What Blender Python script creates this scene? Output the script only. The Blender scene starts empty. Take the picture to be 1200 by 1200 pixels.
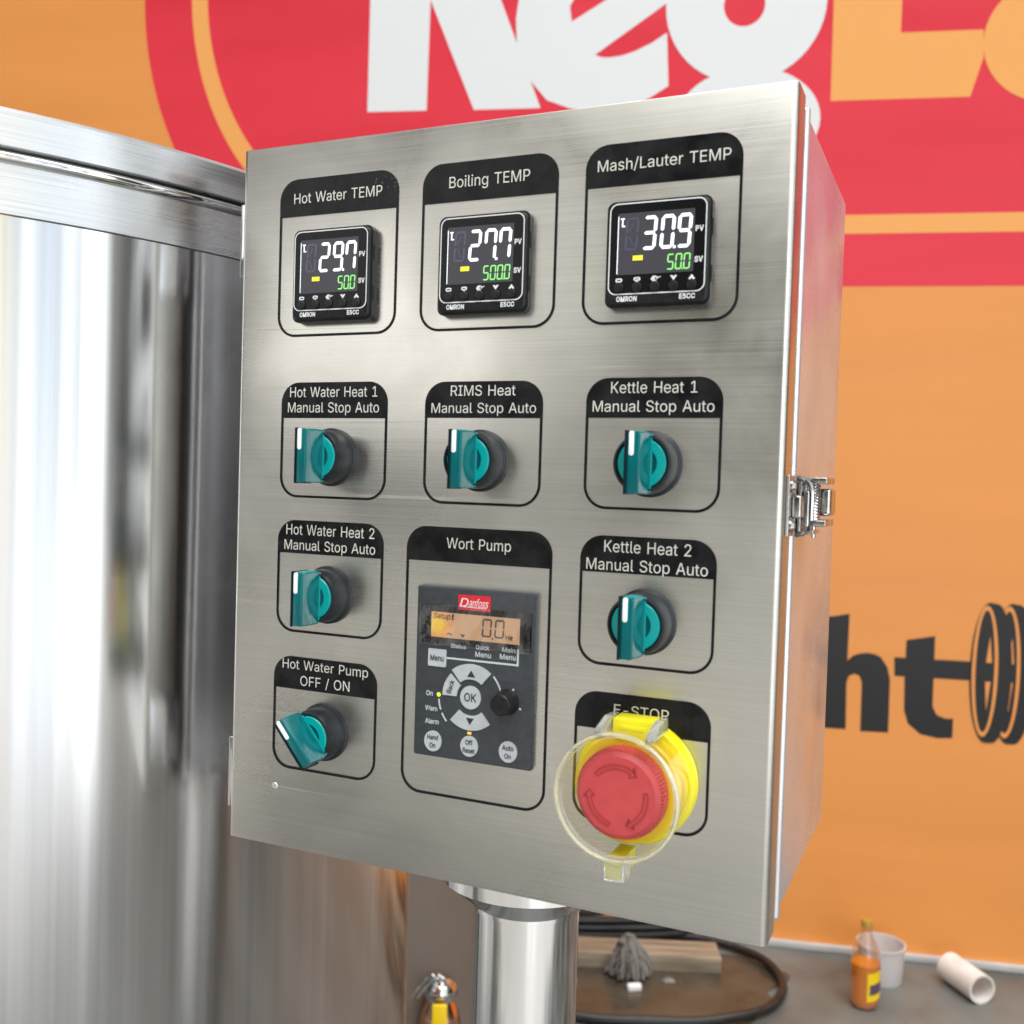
import bpy, bmesh, math, random
from mathutils import Vector, Matrix
random.seed(7)
scene = bpy.context.scene
COL = scene.collection
PI = math.pi
R = math.radians

# ------------------------------------------------------------------ camera, world, lamps, exposure
PITCH, ROLL = -0.02924616, 0.03068721
cp, sp, cr_, sr_ = math.cos(PITCH), math.sin(PITCH), math.cos(ROLL), math.sin(ROLL)
FWD = Vector((0, cp, sp)); UP0 = Vector((0, -sp, cp)); RT0 = Vector((1, 0, 0))
RT = cr_*RT0 + sr_*UP0; UP = -sr_*RT0 + cr_*UP0
cam_data = bpy.data.cameras.new('camera'); cam = bpy.data.objects.new('camera', cam_data); COL.objects.link(cam)
cam.matrix_world = Matrix(((RT.x, UP.x, -FWD.x, 0), (RT.y, UP.y, -FWD.y, 0), (RT.z, UP.z, -FWD.z, 1.3), (0, 0, 0, 1)))
cam_data.sensor_width = 36; cam_data.lens = 36; cam_data.clip_start = 0.02; cam_data.clip_end = 200
cam_data.dof.use_dof = True; cam_data.dof.focus_distance = 0.60; cam_data.dof.aperture_fstop = 13
scene.camera = cam
scene.view_settings.view_transform = 'Standard'
scene.view_settings.look = 'None'
scene.view_settings.exposure = 0.45
scene.view_settings.gamma = 1.0
scene.view_settings.use_curve_mapping = False

TOP_GLOW = 7.4
world = bpy.data.worlds.new('World'); scene.world = world; world.use_nodes = True
wn = world.node_tree.nodes; wl = world.node_tree.links
tc = wn.new('ShaderNodeTexCoord'); mp = wn.new('ShaderNodeMapping'); mp.inputs['Scale'].default_value = (3.6, 3.6, 1.1)
nz = wn.new('ShaderNodeTexNoise'); nz.inputs['Scale'].default_value = 1.5; nz.inputs['Detail'].default_value = 3
rp = wn.new('ShaderNodeValToRGB')
rp.color_ramp.elements[0].position = 0.36; rp.color_ramp.elements[0].color = (0.10, 0.10, 0.095, 1)
rp.color_ramp.elements[1].position = 0.64; rp.color_ramp.elements[1].color = (0.92, 0.92, 0.90, 1)
wl.new(tc.outputs['Generated'], mp.inputs['Vector']); wl.new(mp.outputs[0], nz.inputs['Vector']); wl.new(nz.outputs['Fac'], rp.inputs[0])
sx = wn.new('ShaderNodeSeparateXYZ'); wl.new(tc.outputs['Generated'], sx.inputs[0])
def wmath(op, a, b_):
    m_ = wn.new('ShaderNodeMath'); m_.operation = op
    for k_, q in enumerate((a, b_)):
        if isinstance(q, float): m_.inputs[k_].default_value = q
        else: wl.new(q, m_.inputs[k_])
    return m_.outputs[0]
def wrange(v, f0, f1, t0, t1):
    m_ = wn.new('ShaderNodeMapRange'); m_.interpolation_type = 'SMOOTHSTEP'
    for k_, q in zip(('From Min', 'From Max', 'To Min', 'To Max'), (f0, f1, t0, t1)): m_.inputs[k_].default_value = q
    wl.new(v, m_.inputs['Value']); return m_.outputs[0]
# the shed: dark inside (to the left and behind), an added pale glow overhead, a dim band below it
dp = wn.new('ShaderNodeVectorMath'); dp.operation = 'DOT_PRODUCT'; dp.inputs[1].default_value = (0.45, -0.90, 0.0); wl.new(tc.outputs['Generated'], dp.inputs[0])
inner = wrange(dp.outputs['Value'], -0.55, 0.20, 0.08, 1.0)
inner = wmath('MULTIPLY', inner, wrange(sx.outputs['X'], 0.80, 0.95, 1.0, 0.12))
band = wrange(sx.outputs['Z'], 0.04, 0.30, 1.0, 0.62)
top_glow = wrange(sx.outputs['Z'], 0.64, 0.80, 0.0, TOP_GLOW)  # overhead glow added to brighten the banner wall
top_glow = wmath('MULTIPLY', top_glow, wrange(sx.outputs['Y'], -0.45, 0.05, 1.0, 0.08))
top_glow = wmath('MULTIPLY', top_glow, wrange(sx.outputs['X'], -0.55, -0.15, 0.35, 1.0))
side = wrange(sx.outputs['X'], -0.86, -0.50, 0.0, 1.0)
tint = wn.new('ShaderNodeMix'); tint.data_type = 'RGBA'; tint.inputs['A'].default_value = (1.08, 1.08, 1.10, 1); tint.inputs['B'].default_value = (0.66, 0.64, 0.52, 1); wl.new(side, tint.inputs['Factor'])
tm = wn.new('ShaderNodeVectorMath'); tm.operation = 'MULTIPLY'; wl.new(rp.outputs[0], tm.inputs[0]); wl.new(tint.outputs['Result'], tm.inputs[1])
vm = wn.new('ShaderNodeVectorMath'); vm.operation = 'SCALE'; wl.new(tm.outputs[0], vm.inputs[0]); wl.new(wmath('MULTIPLY', wmath('MULTIPLY', inner, wrange(wmath('ABSOLUTE', wmath('ADD', sx.outputs['X'], 0.02), 0.0), 0.09, 0.26, 0.22, 1.0)), band), vm.inputs['Scale'])
rf = wn.new('ShaderNodeCombineXYZ')
for k_ in range(3): wl.new(top_glow, rf.inputs[k_])
va = wn.new('ShaderNodeVectorMath'); va.operation = 'ADD'; wl.new(vm.outputs[0], va.inputs[0]); wl.new(rf.outputs[0], va.inputs[1]); wl.new(va.outputs[0], wn['Background'].inputs[0])
wn['Background'].inputs[1].default_value = 0.72

def area(name, loc, target, sx, sy, radiance, color=(1, 1, 1)):
    d = bpy.data.lights.new(name, 'AREA'); d.shape = 'RECTANGLE'; d.size = sx; d.size_y = sy
    d.energy = radiance*PI*sx*sy; d.color = color
    o = bpy.data.objects.new(name, d); COL.objects.link(o); o.location = loc
    v = Vector(target) - Vector(loc)
    o.rotation_euler = v.to_track_quat('-Z', 'Y').to_euler()
    return o

area('window_light', (-2.9, -1.25, 2.45), (0.0, 0.6, 1.3), 1.9, 1.5, 1.15, (1.0, 0.98, 0.95))
# the open side of the shed, behind and to the right of the camera: bays between its posts
for (az, w, rad, colr) in ((9, 0.80, 1.5, (0.90, 0.95, 1.0)), (21, 0.80, 1.5, (0.90, 0.95, 1.0)), (30.6, 0.46, 0.80, (0.84, 0.92, 1.0)), (36.4, 0.30, 0.62, (0.72, 0.84, 1.0)), (40.2, 0.17, 0.80, (0.92, 0.96, 1.0)),
                           (43.0, 0.17, 0.64, (1.0, 0.94, 0.70)), (45.8, 0.17, 0.78, (1.0, 0.97, 0.82)), (48.6, 0.15, 0.60, (1.0, 0.93, 0.70)), (51.6, 0.18, 0.36, (0.84, 0.88, 1.0)), (55.4, 0.25, 0.70, (0.76, 0.86, 1.0)), (59.8, 0.25, 0.56, (0.70, 0.82, 1.0)), (64.2, 0.25, 0.78, (0.84, 0.92, 1.0)), (70.0, 0.42, 1.0, (0.90, 0.95, 1.0))):
    a = R(az); d_ = 2.7; w *= d_/4.2
    area('open_bay_light', (d_*math.sin(a), -d_*math.cos(a), 1.82), (0, 0, 1.82), w, 3.6, rad*1.8, colr)

for az in (86,):                           # high windows along the right-hand side
    a = R(az); area('high_window_light', (2.7*math.sin(a), -2.7*math.cos(a), 2.75), (0, 0, 2.75), 0.4, 1.7, 1.5, (0.93, 0.97, 1.0))

# ------------------------------------------------------------------ materials
def mat(name, base=(0.5, 0.5, 0.5), rough=0.5, metal=0.0, **kw):
    m = bpy.data.materials.new(name); m.use_nodes = True
    b = m.node_tree.nodes['Principled BSDF']
    b.inputs['Base Color'].default_value = (*base, 1); b.inputs['Roughness'].default_value = rough; b.inputs['Metallic'].default_value = metal
    for k, v in kw.items():
        b.inputs[k].default_value = v
    return m

def noise_mat(name, c0, c1, scale=(20, 20, 20), rough=(0.5, 0.5), metal=0.0, bump=0.0, detail=4, lo=0.35, hi=0.65, aniso=0.0, tangent=None, blotch=0.0, bdist=0.001, **kw):
    """base colour and roughness varied by stretched noise in object space; blotch adds large soft smears to the roughness"""
    m = mat(name, c0, rough[0], metal, **kw); nt = m.node_tree; n = nt.nodes; l = nt.links; b = n['Principled BSDF']
    t = n.new('ShaderNodeTexCoord'); mp = n.new('ShaderNodeMapping'); mp.inputs['Scale'].default_value = scale
    nz = n.new('ShaderNodeTexNoise'); nz.inputs['Scale'].default_value = 1; nz.inputs['Detail'].default_value = detail
    l.new(t.outputs['Object'], mp.inputs[0]); l.new(mp.outputs[0], nz.inputs['Vector'])
    r = n.new('ShaderNodeValToRGB'); r.color_ramp.elements[0].position = lo; r.color_ramp.elements[1].position = hi
    r.color_ramp.elements[0].color = (*c0, 1); r.color_ramp.elements[1].color = (*c1, 1)
    l.new(nz.outputs['Fac'], r.inputs[0]); l.new(r.outputs[0], b.inputs['Base Color'])
    mr = n.new('ShaderNodeMapRange'); mr.inputs['From Min'].default_value = 0.3; mr.inputs['From Max'].default_value = 0.7
    mr.inputs['To Min'].default_value = rough[0]; mr.inputs['To Max'].default_value = rough[1]
    l.new(nz.outputs['Fac'], mr.inputs['Value'])
    out = mr.outputs[0]
    if blotch:
        n2 = n.new('ShaderNodeTexNoise'); n2.inputs['Scale'].default_value = 9; n2.inputs['Detail'].default_value = 5; n2.inputs['Distortion'].default_value = 0.6
        l.new(t.outputs['Object'], n2.inputs['Vector'])
        m2 = n.new('ShaderNodeMapRange'); m2.inputs['From Min'].default_value = 0.35; m2.inputs['From Max'].default_value = 0.65
        m2.inputs['To Min'].default_value = -blotch; m2.inputs['To Max'].default_value = blotch
        l.new(n2.outputs['Fac'], m2.inputs['Value'])
        ad = n.new('ShaderNodeMath'); ad.operation = 'ADD'; l.new(out, ad.inputs[0]); l.new(m2.outputs[0], ad.inputs[1]); out = ad.outputs[0]
    if blotch:
        n3 = n.new('ShaderNodeTexNoise'); n3.inputs['Scale'].default_value = 5.5; n3.inputs['Detail'].default_value = 7; n3.inputs['Roughness'].default_value = 0.62; n3.inputs['Distortion'].default_value = 1.2
        l.new(t.outputs['Object'], n3.inputs['Vector'])
        m3 = n.new('ShaderNodeMapRange'); m3.inputs['From Min'].default_value = 0.32; m3.inputs['From Max'].default_value = 0.68; m3.inputs['To Min'].default_value = 0.88; m3.inputs['To Max'].default_value = 1.05
        l.new(n3.outputs['Fac'], m3.inputs['Value'])
        s3 = n.new('ShaderNodeVectorMath'); s3.operation = 'SCALE'; l.new(r.outputs[0], s3.inputs[0]); l.new(m3.outputs[0], s3.inputs['Scale'])
        l.new(s3.outputs[0], b.inputs['Base Color'])
    if blotch:
        mp4 = n.new('ShaderNodeMapping'); mp4.inputs['Rotation'].default_value = (0, R(38), 0); mp4.inputs['Scale'].default_value = (5, 5, 330)
        n4 = n.new('ShaderNodeTexNoise'); n4.inputs['Scale'].default_value = 1; n4.inputs['Detail'].default_value = 1
        l.new(t.outputs['Object'], mp4.inputs[0]); l.new(mp4.outputs[0], n4.inputs['Vector'])
        m4 = n.new('ShaderNodeMapRange'); m4.inputs['From Min'].default_value = 0.745; m4.inputs['From Max'].default_value = 0.79; m4.inputs['To Min'].default_value = 0.0; m4.inputs['To Max'].default_value = 0.22
        l.new(n4.outputs['Fac'], m4.inputs['Value'])
        a4 = n.new('ShaderNodeMath'); a4.operation = 'ADD'; l.new(out, a4.inputs[0]); l.new(m4.outputs[0], a4.inputs[1]); out = a4.outputs[0]
    l.new(out, b.inputs['Roughness'])
    if bump:
        bp = n.new('ShaderNodeBump'); bp.inputs['Strength'].default_value = bump; bp.inputs['Distance'].default_value = bdist
        l.new(nz.outputs['Fac'], bp.inputs['Height']); l.new(bp.outputs[0], b.inputs['Normal'])
    if aniso:
        b.inputs['Anisotropic'].default_value = aniso
        tg = n.new('ShaderNodeTangent')
        if tangent == 'Z':
            tg.direction_type = 'RADIAL'; tg.axis = 'Z'
        else:
            tg.direction_type = 'UV_MAP'; tg.uv_map = 'UVMap'
        l.new(tg.outputs[0], b.inputs['Tangent']); b.inputs['Anisotropic Rotation'].default_value = 0.25
    return m

def glow(name, color, strength, base=(0.02, 0.02, 0.02)):
    m = mat(name, base, 0.3); b = m.node_tree.nodes['Principled BSDF']
    b.inputs['Emission Color'].default_value = (*color, 1); b.inputs['Emission Strength'].default_value = strength
    return m

M = {}
M['door_steel'] = noise_mat('brushed_door_steel', (0.570, 0.556, 0.514), (0.655, 0.640, 0.596), (7, 7, 3600), (0.31, 0.36), 1.0, 0.02, 2, aniso=0.12, tangent='UV', blotch=0.08, bdist=0.0002)
M['box_steel'] = noise_mat('brushed_box_steel', (0.68, 0.68, 0.70), (0.76, 0.76, 0.78), (1400, 14, 14), (0.22, 0.30), 0.72, 0.02, 3, blotch=0.05, bdist=0.0004)
M['chrome'] = noise_mat('polished_steel', (0.64, 0.64, 0.64), (0.72, 0.72, 0.72), (30, 30, 4), (0.05, 0.10), 1.0)
M['latch_steel'] = noise_mat('plated_latch_steel', (0.42, 0.41, 0.40), (0.50, 0.49, 0.48), (200, 200, 200), (0.12, 0.24), 1.0)
M['tank_polish'] = noise_mat('polished_tank_steel', (0.65, 0.65, 0.65), (0.75, 0.75, 0.75), (130, 130, 0.6), (0.15, 0.19), 1.0, 0.0, 4, aniso=0.9, tangent='Z', bdist=0.0002)  # vertical streaks in the base colour stand in for streaky reflections
M['tank_satin'] = noise_mat('satin_tank_steel', (0.64, 0.65, 0.66), (0.76, 0.77, 0.78), (6, 6, 1400), (0.26, 0.36), 1.0, 0.04, 3, aniso=0.6, tangent='Z', blotch=0.04, bdist=0.0004)
M['dark_gap'] = mat('rubber_gasket', (0.03, 0.028, 0.026), 0.7)
M['film_black'] = noise_mat('glossy_black_film', (0.006, 0.006, 0.007), (0.016, 0.016, 0.017), (90, 90, 90), (0.20, 0.36), 0, 0.05, 5, bdist=0.0003, **{'Specular IOR Level': 0.15})
M['film_bubble'] = mat('raised_black_film', (0.02, 0.02, 0.02), 0.15)
M['legend'] = noise_mat('bare_metal_lettering', (0.62, 0.60, 0.54), (0.74, 0.72, 0.66), (14, 14, 900), (0.4, 0.5), 0.25)
M['black_plastic'] = noise_mat('black_plastic', (0.010, 0.010, 0.011), (0.016, 0.016, 0.017), (400, 400, 400), (0.3, 0.4), **{'Specular IOR Level': 0.25})
M['slate_plastic'] = noise_mat('slate_plastic', (0.030, 0.036, 0.043), (0.040, 0.046, 0.053), (300, 300, 300), (0.35, 0.45))
M['gloss_black'] = mat('gloss_black_face', (0.006, 0.006, 0.007), 0.2, **{'Specular IOR Level': 0.18})
M['white_print'] = mat('white_print', (0.75, 0.76, 0.76), 0.5)
M['lcd_glass'] = glow('lcd_glass', (0.16, 0.155, 0.19), 0.22, (0.02, 0.02, 0.022)); M['lcd_glass'].node_tree.nodes['Principled BSDF'].inputs['Specular IOR Level'].default_value = 0.2
M['lcd_ghost'] = glow('lcd_ghost_segment', (0.14, 0.14, 0.26), 0.3)
M['lcd_white'] = glow('lcd_white_segment', (0.93, 0.96, 1.0), 1.25)
M['lcd_green'] = glow('lcd_green_segment', (0.28, 0.92, 0.20), 0.95)
M['lcd_yellow'] = glow('lcd_yellow_segment', (1.0, 0.80, 0.02), 1.0)
M['teal'] = noise_mat('teal_translucent_plastic', (0.0, 0.115, 0.125), (0.0, 0.135, 0.145), (60, 60, 60), (0.16, 0.22), **{'Specular IOR Level': 0.15})
M['teal'].node_tree.nodes['Principled BSDF'].inputs['Transmission Weight'].default_value = 0.10
M['collar_black'] = mat('dark_collar_plastic', (0.012, 0.015, 0.019), 0.34, **{'Specular IOR Level': 0.35})
M['teal_disc'] = mat('bright_teal_plastic', (0.0, 0.31, 0.30), 0.2)
M['teal_dark'] = mat('deep_teal_plastic', (0.0, 0.07, 0.09), 0.2)
M['navy_plastic'] = mat('dark_navy_plastic', (0.003, 0.008, 0.014), 0.25, **{'Specular IOR Level': 0.3})
M['white_plastic'] = mat('white_plastic', (0.82, 0.83, 0.83), 0.35)
M['key_grey'] = noise_mat('grey_rubber_key', (0.40, 0.42, 0.44), (0.45, 0.47, 0.49), (200, 200, 200), (0.45, 0.55))
M['ink_dark'] = mat('dark_print', (0.02, 0.022, 0.025), 0.5)
M['logo_red'] = mat('red_badge', (0.62, 0.015, 0.03), 0.35)
M['pale_line'] = mat('pale_grey_print', (0.50, 0.53, 0.55), 0.5)
M['led_yellow'] = glow('yellow_green_led', (0.75, 1.0, 0.02), 1.0)
M['led_orange'] = glow('orange_led', (1.0, 0.55, 0.05), 1.0)
M['stop_red'] = noise_mat('red_button_plastic', (0.49, 0.050, 0.054), (0.53, 0.058, 0.062), (150, 150, 150), (0.36, 0.44))
M['stop_red_deep'] = mat('red_button_groove', (0.36, 0.030, 0.034), 0.5)
M['stop_yellow'] = noise_mat('yellow_plastic', (0.74, 0.66, 0.008), (0.78, 0.70, 0.012), (100, 100, 100), (0.3, 0.4))
M['shaded_yellow'] = mat('shaded_yellow_plastic', (0.80, 0.56, 0.02), 0.35)  # shading of the yellow collar put into the colour
M['banner'] = noise_mat('orange_banner_vinyl', (0.83, 0.315, 0.072), (0.87, 0.335, 0.080), (0.7, 0.7, 4.5), (0.42, 0.52), bump=0.25, detail=2, bdist=0.02)
M['banner_red'] = noise_mat('red_banner_vinyl', (0.78, 0.026, 0.052), (0.84, 0.032, 0.060), (0.7, 0.7, 4.5), (0.40, 0.50), bump=0.25, detail=2, bdist=0.02)
M['banner_yellow'] = mat('yellow_orange_vinyl', (0.95, 0.42, 0.11), 0.5)
M['banner_white'] = mat('white_vinyl', (0.84, 0.86, 0.87), 0.5)
M['banner_black'] = mat('black_vinyl', (0.010, 0.008, 0.008), 0.45)
M['concrete'] = noise_mat('dark_concrete', (0.080, 0.084, 0.078), (0.18, 0.184, 0.172), (3, 3, 3), (0.25, 0.55), bump=0.15, detail=8, bdist=0.004)
nt_ = M['concrete'].node_tree; pb_ = nt_.nodes['Principled BSDF']
tc_ = nt_.nodes.new('ShaderNodeTexCoord'); sx_ = nt_.nodes.new('ShaderNodeSeparateXYZ'); n_ = nt_.nodes.new('ShaderNodeTexNoise'); n_.inputs['Scale'].default_value = 1.7; n_.inputs['Detail'].default_value = 6
ma_ = nt_.nodes.new('ShaderNodeMath'); ma_.operation = 'MULTIPLY_ADD'; ma_.inputs[1].default_value = 0.9
mr_ = nt_.nodes.new('ShaderNodeMapRange'); mr_.inputs['From Min'].default_value = -0.45; mr_.inputs['From Max'].default_value = 0.10
mx_ = nt_.nodes.new('ShaderNodeMix'); mx_.data_type = 'RGBA'; mx_.inputs['A'].default_value = (0.56, 0.55, 0.52, 1)  # bright outside ground put into the colour, paler away from the wall
nt_.links.new(tc_.outputs['Object'], sx_.inputs[0]); nt_.links.new(tc_.outputs['Object'], n_.inputs['Vector'])
nt_.links.new(n_.outputs['Fac'], ma_.inputs[0]); nt_.links.new(sx_.outputs['Y'], ma_.inputs[2]); nt_.links.new(ma_.outputs[0], mr_.inputs[0])
old_ = pb_.inputs['Base Color'].links[0].from_socket
nt_.links.new(mr_.outputs[0], mx_.inputs['Factor']); nt_.links.new(old_, mx_.inputs['B']); nt_.links.new(mx_.outputs['Result'], pb_.inputs['Base Color'])
M['trim'] = noise_mat('pale_skirting', (0.45, 0.44, 0.42), (0.55, 0.54, 0.52), (8, 8, 8), (0.4, 0.5))
M['hose'] = noise_mat('black_rubber', (0.008, 0.008, 0.008), (0.02, 0.019, 0.018), (60, 60, 60), (0.3, 0.5))
M['wood'] = noise_mat('weathered_plank', (0.18, 0.14, 0.095), (0.34, 0.275, 0.195), (6, 60, 60), (0.6, 0.75), bump=0.3, bdist=0.002)
M['wet'] = noise_mat('wet_dark_concrete', (0.050, 0.042, 0.030), (0.085, 0.072, 0.052), (9, 9, 9), (0.18, 0.4), bump=0.06, detail=6, bdist=0.003)
M['rag'] = noise_mat('grey_mop_yarn', (0.14, 0.13, 0.115), (0.24, 0.225, 0.20), (60, 60, 8), (0.9, 0.95), bump=0.3, bdist=0.004)
M['pvc'] = noise_mat('cream_cardboard_tube', (0.74, 0.70, 0.65), (0.82, 0.79, 0.75), (20, 20, 20), (0.5, 0.6))
M['taupe'] = noise_mat('taupe_painted_steel', (0.17, 0.135, 0.11), (0.21, 0.17, 0.14), (3, 3, 3), (0.45, 0.55))
M['orange_steel'] = mat('steel_reflecting_orange', (0.85, 0.50, 0.32), 0.14, 1.0)  # orange wall's reflection on the steel valve put into its colour
M['soda'] = mat('orange_soda', (1.0, 0.36, 0.015), 0.08, 0.0)
M['soda'].node_tree.nodes['Principled BSDF'].inputs['Transmission Weight'].default_value = 0.3
M['soda'].node_tree.nodes['Principled BSDF'].inputs['IOR'].default_value = 1.2
M['cap'] = mat('mustard_cap', (0.45, 0.25, 0.04), 0.4)
M['purple'] = mat('purple_label_print', (0.10, 0.06, 0.12), 0.4)
M['label_yellow'] = mat('yellow_label_print', (0.90, 0.62, 0.01), 0.35)

def clear(name, tint=(1, 1, 1), gloss=0.14, rough=0.04, edge=(1, 1, 1)):
    """thin clear plastic: mostly see-through, a little mirror that grows towards grazing angles"""
    m = bpy.data.materials.new(name); m.use_nodes = True; nt = m.node_tree; n = nt.nodes; l = nt.links; n.clear()
    out = n.new('ShaderNodeOutputMaterial'); mix = n.new('ShaderNodeMixShader'); tr = n.new('ShaderNodeBsdfTransparent'); gl = n.new('ShaderNodeBsdfGlossy')
    tr.inputs[0].default_value = (*tint, 1); gl.inputs['Color'].default_value = (*edge, 1); gl.inputs['Roughness'].default_value = rough
    lw = n.new('ShaderNodeLayerWeight'); lw.inputs[0].default_value = 0.35
    mr = n.new('ShaderNodeMapRange'); mr.inputs['To Min'].default_value = gloss*0.35; mr.inputs['To Max'].default_value = min(1, gloss*3.2)
    l.new(lw.outputs['Facing'], mr.inputs[0]); l.new(mr.outputs[0], mix.inputs[0]); l.new(tr.outputs[0], mix.inputs[1]); l.new(gl.outputs[0], mix.inputs[2]); l.new(mix.outputs[0], out.inputs[0])
    return m
M['clear'] = clear('clear_polycarbonate', (0.99, 0.995, 0.985), 0.065, 0.04)
M['clear_rim'] = mat('clear_moulded_edge', (1.0, 1.0, 0.80), 0.05, 0.0, **{'Coat Weight': 0.6})
M['clear_rim'].node_tree.nodes['Principled BSDF'].inputs['Transmission Weight'].default_value = 0.76
M['clear_rim'].node_tree.nodes['Principled BSDF'].inputs['IOR'].default_value = 1.25
M['clear_lug'] = mat('clear_moulded_lug', (0.95, 0.96, 0.95), 0.08, 0.0)
M['clear_lug'].node_tree.nodes['Principled BSDF'].inputs['Transmission Weight'].default_value = 0.85
M['bottle_clear'] = clear('clear_bottle_plastic', (0.93, 0.90, 0.87), 0.2)
M['film_clear'] = clear('clear_protective_film', (0.93, 0.93, 0.93), 0.22, 0.10)
M['frosted'] = mat('frosted_plastic', (0.80, 0.77, 0.77), 0.4)
M['frosted'].node_tree.nodes['Principled BSDF'].inputs['Transmission Weight'].default_value = 0.35

# backlit orange display: the lamp inside sits at its left end
def backlit():
    m = bpy.data.materials.new('orange_backlit_display'); m.use_nodes = True; nt = m.node_tree; n = nt.nodes; l = nt.links; b = n['Principled BSDF']
    t = n.new('ShaderNodeTexCoord'); g = n.new('ShaderNodeTexGradient'); g.gradient_type = 'SPHERICAL'
    mp = n.new('ShaderNodeMapping'); mp.inputs['Location'].default_value = (1.90, 0, 0.0); mp.inputs['Scale'].default_value = (88, 88, 100)
    l.new(t.outputs['Object'], mp.inputs[0]); l.new(mp.outputs[0], g.inputs[0])
    r = n.new('ShaderNodeValToRGB'); e = r.color_ramp.elements; e[0].color = (0.56, 0.32, 0.17, 1); e[0].position = 0.0; e[1].color = (1.0, 0.62, 0.03, 1); e[1].position = 0.75
    x = e.new(0.42); x.color = (0.86, 0.38, 0.08, 1)
    l.new(g.outputs['Fac'], r.inputs[0]); l.new(r.outputs[0], b.inputs['Emission Color']); b.inputs['Emission Strength'].default_value = 0.6
    b.inputs['Base Color'].default_value = (0.15, 0.09, 0.05, 1); b.inputs['Roughness'].default_value = 0.3
    return m
M['backlit'] = backlit()
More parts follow.
